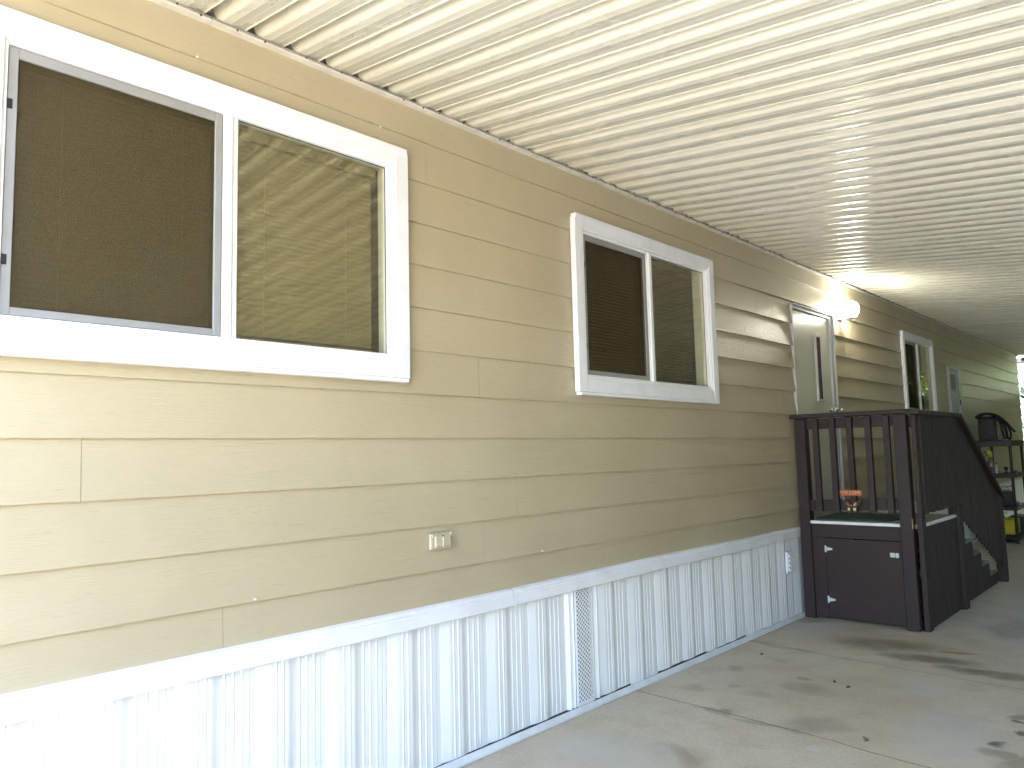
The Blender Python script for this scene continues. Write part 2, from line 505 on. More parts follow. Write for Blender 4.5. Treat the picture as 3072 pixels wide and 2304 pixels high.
# ------------------------------------------------------------------ the setting: ground and driveway
XJ = [-9.0, -6.6, -5.1, -3.6, -2.1, -0.6, 0.9, 2.42, 3.915, 5.415, 6.95, 8.45, 9.95, 11.45, 12.95, 14.45, 15.95, 17.10]
def joint_x(i, y):
    if i in (0, len(XJ) - 1):
        return XJ[i]
    w = 0.035 * noise.noise(Vector((i * 7.3, y * 1.6, 0.3))) + 0.012 * noise.noise(Vector((i * 3.1, y * 7.0, 4.2)))
    return XJ[i] + 0.08 * y + w + (0.03 if abs(y) < 0.5 else 0) * 0
def ground_sheet():
    m = MB()
    m.quad((-120, -120, -0.075), (120, -120, -0.075), (120, 120, -0.075), (-120, 120, -0.075))
    g = m.build('ground', MAT['earth'])
    tag(g, kind='structure')
ground_sheet()
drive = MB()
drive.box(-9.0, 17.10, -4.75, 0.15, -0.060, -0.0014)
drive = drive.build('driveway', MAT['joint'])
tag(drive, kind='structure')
YS = [0.14 - k * 4.86 / 60 for k in range(61)]
for i in range(len(XJ) - 1):
    m = MB()
    gap = 0.0045
    L = [(joint_x(i, y) + gap, y) for y in YS]
    Rr = [(joint_x(i + 1, y) - gap, y) for y in YS]
    m.grid([[(a[0], a[1], 0), (b[0], b[1], 0)] for a, b in zip(L, Rr)], smooth=False)
    for side in (L, Rr):
        m.grid([[(q[0], q[1], 0), (q[0], q[1], -0.0011)] for q in side], smooth=False)
    m.quad((L[-1][0], L[-1][1], 0), (Rr[-1][0], Rr[-1][1], 0), (Rr[-1][0], Rr[-1][1], -0.0011), (L[-1][0], L[-1][1], -0.0011))
    m.build('concrete_slab', MAT['concrete'], drive)
bed = MB(); bed.box(17.11, 26.0, -14.0, 12.0, -0.074, -0.005)  # dark ground added past the driveway end to cut bounced light
tag(bed.build('bounce_cut_bed', MAT['soil']), kind='structure')
street = MB(); street.box(-16.5, -9.12, -60, 60, -0.074, -0.06)
tag(street.build('street', MAT['asphalt']), kind='structure')
k = MB(); k.box(-9.12, -9.0, -60, -4.75, -0.074, 0.05, 0.01)
tag(k.build('kerb', MAT['kerbconc']), kind='structure')

# ------------------------------------------------------------------ mobile home
home = empty('mobile_home', (7.0, 0.0, 0.0))
tag(home, 'tan lap sided mobile home with white skirting along the covered driveway', 'mobile home')
HX0, HX1 = -4.0, 17.3
# openings in the wall: x0,x1,z0,z1
OPEN = {'W1': (0.545, 2.115, 1.862, 2.765), 'W2': (3.488, 5.03, 1.852, 2.765), 'W3': (9.84, 11.06, 1.80, 2.745),
        'D1': (6.585, 7.505, 0.70, 2.690), 'D2': (11.90, 12.55, 0.70, 2.50)}
OPL = list(OPEN.values())
def cells(x0, x1, z0, z1, xs=()):
    bx = sorted({x0, x1, *[q for o in OPL for q in (o[0], o[1]) if x0 < q < x1], *[q for q in xs if x0 < q < x1]})
    bz = sorted({z0, z1, *[q for o in OPL for q in (o[2], o[3]) if z0 < q < z1]})
    out = []
    for a, b in zip(bx, bx[1:]):
        for c, d in zip(bz, bz[1:]):
            mx, mz = (a + b) / 2, (c + d) / 2
            if any(o[0] < mx < o[1] and o[2] < mz < o[3] for o in OPL):
                continue
            out.append((a, b, c, d))
    return out
sh = MB()
for (a, b, c, d) in cells(HX0, HX1 - 0.02, 0.0, 3.45):
    sh.quad((a, 0.004, c), (b, 0.004, c), (b, 0.004, d), (a, 0.004, d))
sh.build('wall_sheathing', MAT['room'], home)
# far walls and roof of the home
boxo('end_wall', MAT['siding'], home, HX1 - 0.03, HX1 - 0.01, 0.03, 4.2, 0, 3.3)
boxo('front_end_wall', MAT['siding'], home, HX0, HX0 + 0.02, 0.03, 4.2, 0, 3.3)
boxo('rear_wall', MAT['siding'], home, HX0, HX1 - 0.03, 4.2, 4.22, 0, 3.3)
rf = MB()
rf.prism([(-0.0, 3.46), (2.1, 3.85), (4.4, 3.46), (4.4, 3.42), (-0.0, 3.42)], 'x', HX0 - 0.1, HX1)
rf.build('roof', MAT['shingle'], home)

# siding boards
LAP = 0.2034
Z0 = 1.507 - 4 * LAP
joints = {0: [1.332, 4.9, 8.6, 12.2, 15.2], 1: [2.671, 5.7, 9.3, 12.9, 16.1], 2: [2.916, 6.574, 9.7, 13.6], 3: [0.848, 4.48, 8.1, 11.76, 15.4],
          4: [-1.6, 6.2, 9.2, 13.3, 16.4], 5: [2.659, 6.31, 8.9, 12.7, 15.9], 6: [-0.4, 5.9, 8.4, 11.5, 14.8], 7: [1.5, 6.3, 9.6, 13.9],
          8: [-2.0, 5.646, 9.2, 13.2, 16.8], 9: [0.2, 5.9, 8.2, 11.4, 15.0], 10: [2.331, 5.99, 9.65, 13.3], 11: [0.03, 3.686, 7.34, 11.0, 14.66]}
def warp(x, k):
    amp = 0.0016 if x < 5.2 else 0.0042
    return amp * noise.noise(Vector((x * 1.1, k * 5.7, 1.0))) + 0.4 * amp * noise.noise(Vector((x * 4.1, k * 3.3, 9.0)))
for k in range(12):
    z0 = Z0 + k * LAP
    z1 = z0 + LAP + 0.022 if k < 11 else 3.125
    ends = [HX0] + [q for q in joints[k] if HX0 < q < HX1] + [HX1 + 0.012]
    for a, b in zip(ends, ends[1:]):
        a2, b2 = a + 0.0009, b - 0.0009
        xs = [a2 + j * 0.31 for j in range(1, int((b2 - a2) / 0.31))]
        cl = cells(a2, b2, z0, z1, xs)
        if not cl:
            continue
        dz = 0.0012 * random.uniform(-1, 1)
        def yf(x, z):
            tt = (z - z0) / LAP
            fl = 0.011 * min(1.0, max(0.0, (x - 5.2) / 1.2)) * min(1.0, max(0.25, (11.0 - x) / 2.0))
            return -0.0205 - fl * max(0.0, 1.0 - tt) ** 1.5 + 0.0110 * tt + warp(x, k) * max(0.0, 1.0 - tt)
        def zz(x, z):
            return z + dz + 0.0010 * noise.noise(Vector((x * 2.0, k * 2.2, 5.0))) if z == z0 else z
        comps = []
        for q in cl:
            hit = [cm for cm in comps if any((abs(q[0] - w[1]) < 1e-6 or abs(q[1] - w[0]) < 1e-6) and min(q[3], w[3]) - max(q[2], w[2]) > 1e-6
                   or (abs(q[2] - w[3]) < 1e-6 or abs(q[3] - w[2]) < 1e-6) and min(q[1], w[1]) - max(q[0], w[0]) > 1e-6 for w in cm)]
            for h in hit: comps.remove(h)
            comps.append([q] + [w for h in hit for w in h])
        for cl in comps:
            m = MB()
            for (c, d, e, g) in cl:
                m.quad((c, yf(c, e), zz(c, e)), (d, yf(d, e), zz(d, e)), (d, yf(d, g), zz(d, g)), (c, yf(c, g), zz(c, g)))
                if e == z0:
                    m.quad((c, yf(c, e), zz(c, e)), (d, yf(d, e), zz(d, e)), (d, -0.0105, zz(d, e)), (c, -0.0105, zz(c, e)))
            for xe in (a2, b2):
                for (c, d, e, g) in cl:
                    if abs(c - xe) < 1e-6 or abs(d - xe) < 1e-6:
                        bk = 0.03 if xe > HX1 else 0.0
                        m.quad((xe, yf(xe, e), zz(xe, e)), (xe, yf(xe, g), g), (xe, bk, g), (xe, bk, zz(xe, e)))
            m.build('siding_board', MAT['siding'], home)
nl = MB()
for (x, z) in ((2.05, 2.925), (4.95, 2.934), (5.13, 2.934), (5.63, 2.527), (5.64, 2.322), (1.45, 0.905), (6.3, 1.106), (3.1, 0.905), (1.2, 2.93)):
    nl.lathe([(0.004, -0.0295), (0.004, -0.020)], x, z, 6, 'y')
tag(nl.build('nail_heads', MAT['white'], home), kind='stuff')

# skirting
SK_Y = -0.004
per = 0.305
ph = [(0.0, 0.0), (0.004, 0.004), (0.052, 0.021), (0.060, 0.022), (0.074, 0.022), (0.077, 0.026), (0.083, 0.026), (0.086, 0.022), (0.104, 0.022), (0.107, 0.026),
      (0.113, 0.026), (0.116, 0.022), (0.132, 0.022), (0.140, 0.018), (0.156, 0.008), (0.170, 0.003), (0.178, 0.003), (0.181, 0.007), (0.187, 0.007), (0.190, 0.003),
      (0.212, 0.003), (0.215, 0.007), (0.221, 0.007), (0.224, 0.003), (0.246, 0.003), (0.249, 0.007), (0.255, 0.007), (0.258, 0.003), (0.280, 0.003), (0.284, 0.0), (0.305, 0.0)]
base_x = 3.905
def skirt_mesh():
    m = MB()
    rows = [[(x, SK_Y - 0.48 * d, z) for x, d in ph] for z in (0.0, 0.22, 0.44, 0.665)]
    m.grid(list(map(list, zip(*rows))), smooth=False)
    return m.mesh('skirting_panel', MAT['skirt'])
skm = skirt_mesh()
npan = 0
for i in range(-24, 44):
    x = base_x + i * per
    if x < HX0 or x + per > HX1:
        continue
    if i == -2:
        continue
    if 6.62 < x < 7.2 or 7.2 < x < 9.0:
        pass
    zb = 0.022 + 0.016 * random.random()
    o = link('skirting_panel', skm, home, (x, 0.0015 * random.uniform(-1, 1), zb))
    npan += 1
# perforated vent strip with real holes, flanked by flat edges
vx0, vx1 = 3.372, 3.508
pm = MB()
ncol, nrow = 9, 25
cw = (vx1 - vx0 - 0.012) / ncol; chh = 0.610 / nrow
ys = SK_Y - 0.019
for c in range(ncol):
    xa = vx0 + 0.006 + c * cw
    o2 = (c % 2) * chh / 2
    if c % 2:
        pm.quad((xa, ys, 0.045), (xa + cw, ys, 0.045), (xa + cw, ys, 0.045 + chh / 2), (xa, ys, 0.045 + chh / 2))
    pm.quad((xa, ys, 0.03), (xa + cw, ys, 0.03), (xa + cw, ys, 0.045), (xa, ys, 0.045))
    for r in range(nrow):
        za = 0.045 + r * chh + o2
        cx_, cz_ = xa + cw / 2, za + chh / 2
        rr = 0.0052
        sq = [(xa, za), (xa + cw / 2, za), (xa + cw, za), (xa + cw, za + chh / 2), (xa + cw, za + chh), (xa + cw / 2, za + chh), (xa, za + chh), (xa, za + chh / 2)]
        an = [-135, -90, -45, 0, 45, 90, 135, 180]
        oc = [(cx_ + rr * math.cos(math.radians(q)), cz_ + rr * math.sin(math.radians(q))) for q in an]
        for q in range(8):
            w = (q + 1) % 8
            pm.quad((sq[q][0], ys, sq[q][1]), (sq[w][0], ys, sq[w][1]), (oc[w][0], ys, oc[w][1]), (oc[q][0], ys, oc[q][1]))
pm.quad((vx0, ys, 0.03), (vx0 + 0.006, ys, 0.03), (vx0 + 0.006, ys, 0.67), (vx0, ys, 0.67))
pm.quad((vx1 - 0.006, ys, 0.03), (vx1, ys, 0.03), (vx1, ys, 0.67), (vx1 - 0.006, ys, 0.67))
pm.quad((vx0, ys, 0.03), (vx0, SK_Y, 0.03), (vx0, SK_Y, 0.67), (vx0, ys, 0.67))
pm.quad((vx1, ys, 0.03), (vx1, SK_Y, 0.03), (vx1, SK_Y, 0.67), (vx1, ys, 0.67))
pm.build('perforated_strip', MAT['skirt'], home)
bk = MB(); bk.box(vx0 - 0.01, vx1 + 0.01, SK_Y - 0.004, SK_Y - 0.002, 0.03, 0.67); bk.build('vent_backing', MAT['hole'], home)
for (a, b, w) in ((base_x - 2 * per, vx0, 0.018), (vx1, base_x - per, 0.012)):
    fm = MB()
    n = 5
    pts = []
    for j in range(n):
        x = a + (b - a) * j / (n - 1)
        pts.append((x, SK_Y - (w if j % 2 else 0.0)))
    fm.grid([[(x, y, 0.03), (x, y, 0.67)] for x, y in pts], smooth=False)
    fm.build('skirting_panel', MAT['skirt'], home)
# top cap trim pieces and bottom track
segs = [HX0, -2.0, 0.4, 2.85, 4.255, 5.64, 5.945, 6.565, 9.2, 11.6, 14.2, HX1]
for i, (a, b) in enumerate(zip(segs, segs[1:])):
    m = MB()
    tl = 0.004 * ((-1) ** i)
    prof = [(-0.006, 0.752), (-0.040, 0.742), (-0.044, 0.728), (-0.041, 0.724), (-0.046, 0.716), (-0.050, 0.668), (-0.046, 0.664), (-0.042, 0.668), (-0.036, 0.718), (-0.004, 0.735)]
    a2, b2 = a + 0.003, b - 0.003
    va = [(a2, y, z + tl) for y, z in prof]; vb = [(b2, y, z - tl) for y, z in prof]
    m.poly(va); m.poly(list(reversed(vb)))
    for q in range(len(prof)):
        w = (q + 1) % len(prof)
        m.quad(va[q], vb[q], vb[w], va[w])
    m.build('skirting_cap', MAT['trim'], home)
sc = MB()
for x in (2.2, 2.9, 3.55, 4.15, 4.32, 5.1, 5.6, 5.70, 6.1, 6.35, 6.54):
    sc.lathe([(0.005, -0.050), (0.005, -0.038)], x, 0.733, 6, 'y')
for x in (5.98, 6.3, 6.55):
    sc.lathe([(0.005, -0.054), (0.005, -0.045)], x, 0.682, 6, 'y')
tag(sc.build('cap_screws', MAT['white'], home), kind='stuff')
for a, b in ((HX0, 1.9), (1.9, 4.45), (4.45, 6.12), (6.12, 6.57), (7.4, 10.5), (10.5, HX1)):
    m = MB(); m.prism([(-0.002, 0.002), (-0.052, 0.002), (-0.052, 0.012), (-0.040, 0.036), (-0.034, 0.036), (-0.034, 0.010), (-0.002, 0.010)], 'x', a + 0.002, b - 0.002)
    m.build('skirting_track', MAT['skirt_edge'], home)

# windows
def window(x0, x1, z0, z1, mx0, mx1, gl='glass', name='W1', label=None, side=0.085):
    """outer trim rectangle x0..x1, z0..z1; mullion mx0..mx1"""
    ix0, ix1, iz0, iz1 = x0 + side, x1 - side, z0 + 0.108, z1 - 0.083
    tr = MB()
    tr.box(x0, ix0 - 0.012, -0.058, -0.020, z0 + 0.018, z1 - 0.022, 0.003)
    tr.box(ix1 + 0.012, x1, -0.058, -0.020, z0 + 0.018, z1 - 0.022, 0.003)
    tr.box(x0 + 0.008, x1 - 0.008, -0.062, -0.020, z1 - 0.020, z1, 0.003)
    tr.prism([(-0.020, z1 - 0.018), (-0.061, z1 - 0.020), (-0.052, z1 - 0.072), (-0.020, z1 - 0.072)], 'x', x0 + 0.010, x1 - 0.010)
    tr.box(ix0 - 0.010, ix1 + 0.010, -0.054, -0.020, z0 + 0.018, iz0 - 0.014, 0.003)
    tr.box(x0 + 0.012, x1 - 0.012, -0.064, -0.020, z0, z0 + 0.0165, 0.002)
    w = tr.build('window', MAT['trim'], home, origin=((x0 + x1) / 2, 0, z0))
    if label: w['label'] = label
    # vinyl frame with steps
    fr = MB()
    for (o, ya, yb, wd) in ((0.0, -0.050, -0.004, 0.016), (0.016, -0.036, 0.004, 0.014)):
        a, b, c, d = ix0 - 0.011 + o, ix1 + 0.011 - o, iz0 - 0.013 + o, iz1 + 0.011 - o
        fr.box(a, a + wd, ya, yb, c, d, 0.002); fr.box(b - wd, b, ya, yb, c, d, 0.002)
        fr.box(a + wd, b - wd, ya, yb, c, c + wd, 0.002); fr.box(a + wd, b - wd, ya, yb, d - wd, d, 0.002)
    fr.build('window_frame', MAT['vinyl'], w)
    jx0, jx1, jz0, jz1 = ix0 + 0.018, ix1 - 0.018, iz0 + 0.016, iz1 - 0.018
    ml = MB()
    ml.box(mx0, mx1, -0.034, 0.012, jz0 - 0.001, jz1 + 0.001, 0.003)
    ml.box(mx0 + 0.012, mx0 + 0.030, -0.046, -0.033, jz0 - 0.006, jz1 + 0.006, 0.003)
    ml.build('mullion', MAT['vinyl'], w)
    # insect screen on the left half
    sf = MB()
    a, b, c, d = jx0 + 0.003, mx0 - 0.004, jz0 + 0.003, jz1 - 0.004
    sf.box(a, a + 0.028, -0.030, -0.016, c, d, 0.002); sf.box(b - 0.028, b, -0.030, -0.016, c, d, 0.002)
    sf.box(a + 0.028, b - 0.028, -0.030, -0.016, c, c + 0.026, 0.002); sf.box(a + 0.028, b - 0.028, -0.030, -0.016, d - 0.034, d, 0.002)
    sf.build('screen_frame', MAT['screenframe'], w)
    gk = MB()
    for (p, q, r, s) in ((a - 0.0035, a - 0.0005, c - 0.003, d + 0.003), (b + 0.0005, b + 0.0035, c - 0.003, d + 0.003)):
        gk.box(p, q, -0.022, -0.014, r, s)
    gk.box(a - 0.003, b + 0.003, -0.022, -0.014, d + 0.0005, d + 0.0035); gk.box(a - 0.003, b + 0.003, -0.022, -0.014, c - 0.0035, c - 0.0005)
    gk.build('screen_gasket', MAT['black_gasket'], w)
    for zt in (0.78, 0.20):
        pl = MB(); zc = c + (d - c) * zt
        pl.box(a - 0.002, a + 0.014, -0.033, -0.030, zc - 0.016, zc + 0.016, 0.001); pl.build('pull_tab', MAT['black_gasket'], w)
    ms = MB(); ms.box(a + 0.027, b - 0.027, -0.0225, -0.0215, c + 0.025, d - 0.033); ms.build('screen', MAT['screen'], w)
    # glass panes (thin boxes)
    g1 = MB(); g1.box(jx0 - 0.002, mx0 + 0.004, 0.0, 0.004, jz0 - 0.002, jz1 + 0.002); g1.build('pane', MAT[gl], w)
    g2 = MB(); g2.box(mx1 - 0.002, jx1 + 0.002, -0.016, -0.012, jz0 - 0.002, jz1 + 0.002); g2.build('pane', MAT[gl], w)
    gk2 = MB()
    gk2.box(jx1 - 0.004, jx1 + 0.001, -0.019, -0.0165, jz0, jz1); gk2.box(mx1, jx1, -0.019, -0.0165, jz1 - 0.004, jz1 + 0.001)
    gk2.build('glazing_bead', MAT['black_gasket'], w)
    # reveal behind the glass and the dark room
    rv = MB()
    o = OPEN[name]
    yb = 0.085
    rv.quad((o[0], -0.002, o[2]), (o[0], yb, o[2]), (o[0], yb, o[3]), (o[0], -0.002, o[3]))
    rv.quad((o[1], -0.002, o[2]), (o[1], yb, o[2]), (o[1], yb, o[3]), (o[1], -0.002, o[3]))
    rv.quad((o[0], -0.002, o[2]), (o[1], -0.002, o[2]), (o[1], yb, o[2]), (o[0], yb, o[2]))
    rv.quad((o[0], -0.002, o[3]), (o[1], -0.002, o[3]), (o[1], yb, o[3]), (o[0], yb, o[3]))
    rv.build('reveal', MAT['reveal'], w)
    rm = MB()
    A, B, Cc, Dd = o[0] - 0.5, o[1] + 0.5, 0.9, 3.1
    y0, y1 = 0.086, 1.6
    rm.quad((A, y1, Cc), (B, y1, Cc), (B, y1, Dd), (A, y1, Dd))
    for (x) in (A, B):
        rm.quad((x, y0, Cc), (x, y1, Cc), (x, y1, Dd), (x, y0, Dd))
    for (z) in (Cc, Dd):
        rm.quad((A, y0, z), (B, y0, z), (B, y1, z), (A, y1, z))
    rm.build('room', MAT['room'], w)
    return jx0, jx1, jz0, jz1
w1 = window(0.497, 2.183, 1.755, 2.842, 1.305, 1.362, 'glass', 'W1', 'large sliding window nearest the camera with beige blind')
w2 = window(3.430, 5.105, 1.753, 2.828, 4.222, 4.286, 'glass', 'W2', 'middle sliding window between large window and door')
w3 = window(9.785, 11.118, 1.720, 2.795, 10.40, 10.462, 'glass', 'W3', 'far sliding window beyond the porch reflecting green trees', 0.075)

# doors
def entry_door():
    x0, x1, zt, zb = 6.568, 7.522, 2.704, 0.775
    sl = MB(); sl.box(6.600, 7.452, -0.018, 0.016, zb + 0.01, 2.660, 0.002)
    d = sl.build('door', MAT['door'], home, origin=(7.03, 0, zb))
    d['label'] = 'pale entry door with narrow amber window above the porch'
    fr = MB()
    fr.box(x0, x0 + 0.012, -0.037, 0.0, zb, zt, 0.002); fr.box(x0 + 0.012, x0 + 0.030, -0.024, 0.0, zb, zt - 0.03, 0.002)
    fr.box(7.455, x1 - 0.010, -0.040, 0.0, zb, zt - 0.012, 0.002); fr.box(x1 - 0.010, x1, -0.058, 0.0, zb, zt, 0.002)
    fr.box(x0 + 0.012, x1 - 0.010, -0.056, 0.0, zt - 0.010, zt, 0.002); fr.box(x0 + 0.030, 7.455, -0.036, 0.0, 2.664, zt - 0.010, 0.002)
    fr.build('door_frame', MAT['doorframe'], d)
    bm = MB()
    # raised bead lines near the top of the slab
    for z in (2.640, 2.628):
        bm.box(6.62, 7.43, -0.0205, -0.0175, z - 0.002, z + 0.002)
    bm.build('door_bead', MAT['door'], d)
    wt = MB()
    wx0, wx1, wz0, wz1 = 7.085, 7.240, 1.845, 2.480
    for (a, b, c, e) in ((wx0, wx0 + 0.024, wz0, wz1), (wx1 - 0.024, wx1, wz0, wz1), (wx0 + 0.024, wx1 - 0.024, wz0, wz0 + 0.024), (wx0 + 0.024, wx1 - 0.024, wz1 - 0.024, wz1)):
        wt.box(a, b, -0.034, -0.016, c, e, 0.002)
    wt.build('window_trim', MAT['doorframe'], d)
    gp = MB(); gp.box(wx0 + 0.022, wx1 - 0.022, -0.0215, -0.0190, wz0 + 0.022, wz1 - 0.022); gp.build('pane', MAT['amber'], d)
    boxo('reveal_shade_strip', MAT['black_gasket'], d, wx1 - 0.062, wx1 - 0.023, -0.0250, -0.0216, wz0 + 0.024, wz1 - 0.024)  # dark strip stands in for the shade of the deep reveal
    for (x, z, r, out) in ((7.402, 1.772, 0.026, 0.075), (7.486, 1.770, 0.018, 0.085)):
        kb = MB()
        y0 = -0.018 if x < 7.45 else -0.040
        kb.lathe([(0.030 if r > .02 else 0.02, y0), (0.030 if r > .02 else 0.02, y0 - 0.006), (0.010, y0 - 0.010), (0.010, y0 - 0.030), (r * 0.8, y0 - 0.036), (r, y0 - 0.050), (r * 0.8, y0 - 0.064), (r * 0.3, y0 - 0.068)], x, z, 14, 'y')
        kb.build('knob', MAT['chrome'], d)
    # threshold / dim hall behind
    rm = MB(); rm.box(6.58, 7.51, 0.02, 0.03, zb, 2.70); rm.build('door_backing', MAT['room'], d)
    st = MB(); st.box(x1 - 0.004, x1 + 0.010, -0.052, -0.026, 2.30, 2.345, 0.002); st.build('strike_plate', MAT['white'], d)
entry_door()
def utility_door():
    x0, x1, zt, zb = 11.888, 12.565, 2.512, 0.78
    sl = MB(); sl.box(11.93, 12.40, -0.030, 0.0, zb, 2.475, 0.002)
    d = sl.build('door', MAT['doorframe'], home, origin=(12.2, 0, zb))
    d['label'] = 'narrow white utility door with small louvred vent beside the shelf'
    fr = MB()
    fr.box(x0, x0 + 0.038, -0.050, 0.0, zb, zt, 0.002); fr.box(12.405, x1, -0.046, 0.0, zb, zt, 0.002)
    fr.box(x0 + 0.038, 12.405, -0.050, 0.0, 2.480, zt, 0.002)
    fr.build('door_frame', MAT['doorframe'], d)
    boxo('vent_shade_plate', MAT['beam'], d, 11.975, 12.275, -0.0315, -0.0302, 2.185, 2.405)  # dark plate painted as the shadow between the louvres
    for i in range(7):
        z = 2.20 + i * 0.03
        lv = MB(); lv.prism([(-0.0320, z), (-0.044, z - 0.008), (-0.044, z - 0.003), (-0.0320, z + 0.007)], 'x', 11.98, 12.27)
        lv.build('louvre', MAT['doorframe'], d)
    hg = MB(); hg.box(12.398, 12.410, -0.056, -0.0465, 1.98, 2.05); hg.build('hinge', MAT['black_gasket'], d)
utility_door()

# ------------------------------------------------------------------ window blinds (things of their own inside the windows)
def blind(name, x0, x1, z0, z1, y, mat, tilt, label, pitch, wid):
    b = empty(name, ((x0 + x1) / 2, y, z0))
    tag(b, label, 'window blind', 'slatted blinds behind the window glass')
    boxo('headrail', mat, b, x0, x1 + 0.02, y - 0.018, y + 0.018, z1 - 0.045, z1, 0.003)
    cx = (x0 + x1) / 2
    s = MB()
    n = 5
    rows = []
    for j in range(n):
        t = (j / (n - 1) - 0.5) * wid
        bow = 0.0022 * (1 - (2 * j / (n - 1) - 1) ** 2)
        rows.append([(x0, t * math.cos(tilt) - bow * math.sin(tilt), t * math.sin(tilt) + bow * math.cos(tilt)),
                     (x1, t * math.cos(tilt) - bow * math.sin(tilt), t * math.sin(tilt) + bow * math.cos(tilt))])
    s.grid(rows, smooth=True)
    me = s.mesh('slat', mat, (cx, 0, 0))
    z = z1 - 0.060
    while z > z0 + 0.03:
        o = link('slat', me, b, (cx + random.uniform(-0.0015, 0.0015), y, z + random.uniform(-0.0008, 0.0008)))
        o.rotation_euler = (random.uniform(-0.02, 0.02), random.uniform(-0.0008, 0.0008), 0)
        z -= pitch
    boxo('bottom_rail', mat, b, x0, x1, y - 0.012, y + 0.012, z0 + 0.004, z0 + 0.020, 0.003)
    for fx in (0.12, 0.40, 0.63, 0.90):
        c = MB(); xx = x0 + (x1 - x0) * fx
        c.tube([(xx, y - 0.014, z0 + 0.01), (xx, y - 0.014, z1 - 0.04)], 0.0009, 5)
        c.build('cord', MAT['cord'], b)
blind('window_blind', w1[0] + 0.004, w1[1] - 0.035, w1[2] + 0.001, w1[3] + 0.004, 0.050, MAT['blindA'], math.radians(82),
      'beige slatted blind closed behind the large window nearest the camera', 0.0212, 0.025)
blind('window_blind', w2[0] + 0.004, w2[1] - 0.085, w2[2] + 0.001, w2[3] + 0.004, 0.050, MAT['blindB'], math.radians(40),
      'brown slatted blind tilted half open behind the middle window', 0.0212, 0.025)

# ------------------------------------------------------------------ fixtures on the wall
wl = empty('wall_light', (7.80, -0.02, 2.80))
tag(wl, 'lit round wall lamp on the siding just right of the entry door', 'wall light')
boxo('back_plate', MAT['white'], wl, 7.735, 7.865, -0.046, -0.010, 2.690, 2.900, 0.004)
m = MB(); m.lathe([(0.030, -0.0465), (0.034, -0.055), (0.034, -0.070)], 7.80, 2.80, 16, 'y'); m.build('socket', MAT['white'], wl)
m = MB()
m.lathe([(0.002, 2.708), (0.038, 2.715), (0.062, 2.740), (0.074, 2.780), (0.072, 2.815), (0.057, 2.846), (0.030, 2.862), (0.002, 2.865)], 7.80, -0.135, 24)
m.build('globe', MAT['lampglow'], wl)
m = MB(); m.lathe([(0.052, 2.690), (0.056, 2.694), (0.056, 2.706), (0.02, 2.709)], 7.80, -0.135, 16); m.build('base_cap', MAT['white'], wl)
boxo('arm', MAT['white'], wl, 7.788, 7.812, -0.130, -0.0465, 2.6905, 2.697, 0.002)

oc = empty('outlet_cover', (2.37, -0.02, 1.0))
tag(oc, 'small tan painted outlet cover with flip lid low on the siding', 'outlet cover')
boxo('plate', MAT['cover'], oc, 2.310, 2.436, -0.034, -0.018, 0.993, 1.066, 0.003)
boxo('lid', MAT['cover'], oc, 2.328, 2.424, -0.048, -0.0345, 1.004, 1.058, 0.004)
boxo('lid_rib', MAT['cover'], oc, 2.368, 2.380, -0.056, -0.0485, 1.003, 1.050, 0.002)
boxo('hinge_ear', MAT['cover'], oc, 2.314, 2.326, -0.045, -0.0345, 1.050, 1.064, 0.002)
boxo('hinge_ear', MAT['cover'], oc, 2.4245, 2.4345, -0.045, -0.0345, 1.052, 1.067, 0.002)
m = MB(); m.lathe([(0.0032, -0.0492), (0.0032, -0.046)], 2.3735, 1.0545, 8, 'y'); m.build('screw', MAT['hole'], oc)
m = MB(); m.lathe([(0.0022, -0.0462), (0.0022, -0.0011)], 2.320, 1.057, 8, 'y'); m.build('screw', MAT['rust'], oc)

lv = empty('louvre_vent', (6.21, -0.03, 0.39))
tag(lv, 'small white louvred vent on the skirting beside the porch', 'vent')
boxo('vent_body', MAT['trim'], lv, 6.150, 6.272, -0.046, -0.026, 0.395, 0.568, 0.003)
for i in range(4):
    z = 0.412 + i * 0.038
    m = MB(); m.prism([(-0.0465, z), (-0.066, z - 0.002), (-0.066, z + 0.006), (-0.0465, z + 0.034)], 'x', 6.163, 6.262)
    m.build('louvre', MAT['trim'], lv)

# ------------------------------------------------------------------ carport
cp = empty('carport', (8.0, -2.2, 0.0))
tag(cp, 'cream ribbed metal carport roof fixed to the side of the mobile home', 'carport')
CX0, CX1, CYE = 0.06, 17.38, -4.50
SL = 0.1115
def rz(y): return 3.110 + SL * y
pp = 0.1665
prof = [(-0.0025, 0.004), (0.0, 0.004), (0.0, 0.050), (0.004, 0.056), (0.036, 0.056), (0.040, 0.052), (0.046, 0.031), (0.050, 0.018), (0.055, 0.0085), (0.062, 0.0025), (0.071, 0.0),
        (0.099, 0.0024), (0.1005, 0.0017), (0.1025, 0.0020), (0.104, 0.0030), (0.133, 0.0056), (0.1345, 0.0049), (0.1365, 0.0052), (0.138, 0.0061), (0.1635, 0.0084), (0.1645, 0.0050), (pp - 0.0005, 0.0046), (pp + 0.0030, 0.0052)]
prof = prof[1:]
m = MB()
ysr = [0.0, -0.02, -0.06, -0.5, -2.2, CYE]
ncv = len(prof)
for a in range(ncv - 1):
    for y0, y1 in zip(ysr, ysr[1:]):
        (xa, za), (xb, zb) = prof[a], prof[a + 1]
        m.quad((xa, y0, za + rz(y0)), (xb, y0, zb + rz(y0)), (xb, y1, zb + rz(y1)), (xa, y1, za + rz(y1)), smooth=(4 <= a <= 9))
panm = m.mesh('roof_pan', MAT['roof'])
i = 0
x = 2.223 - pp * 13
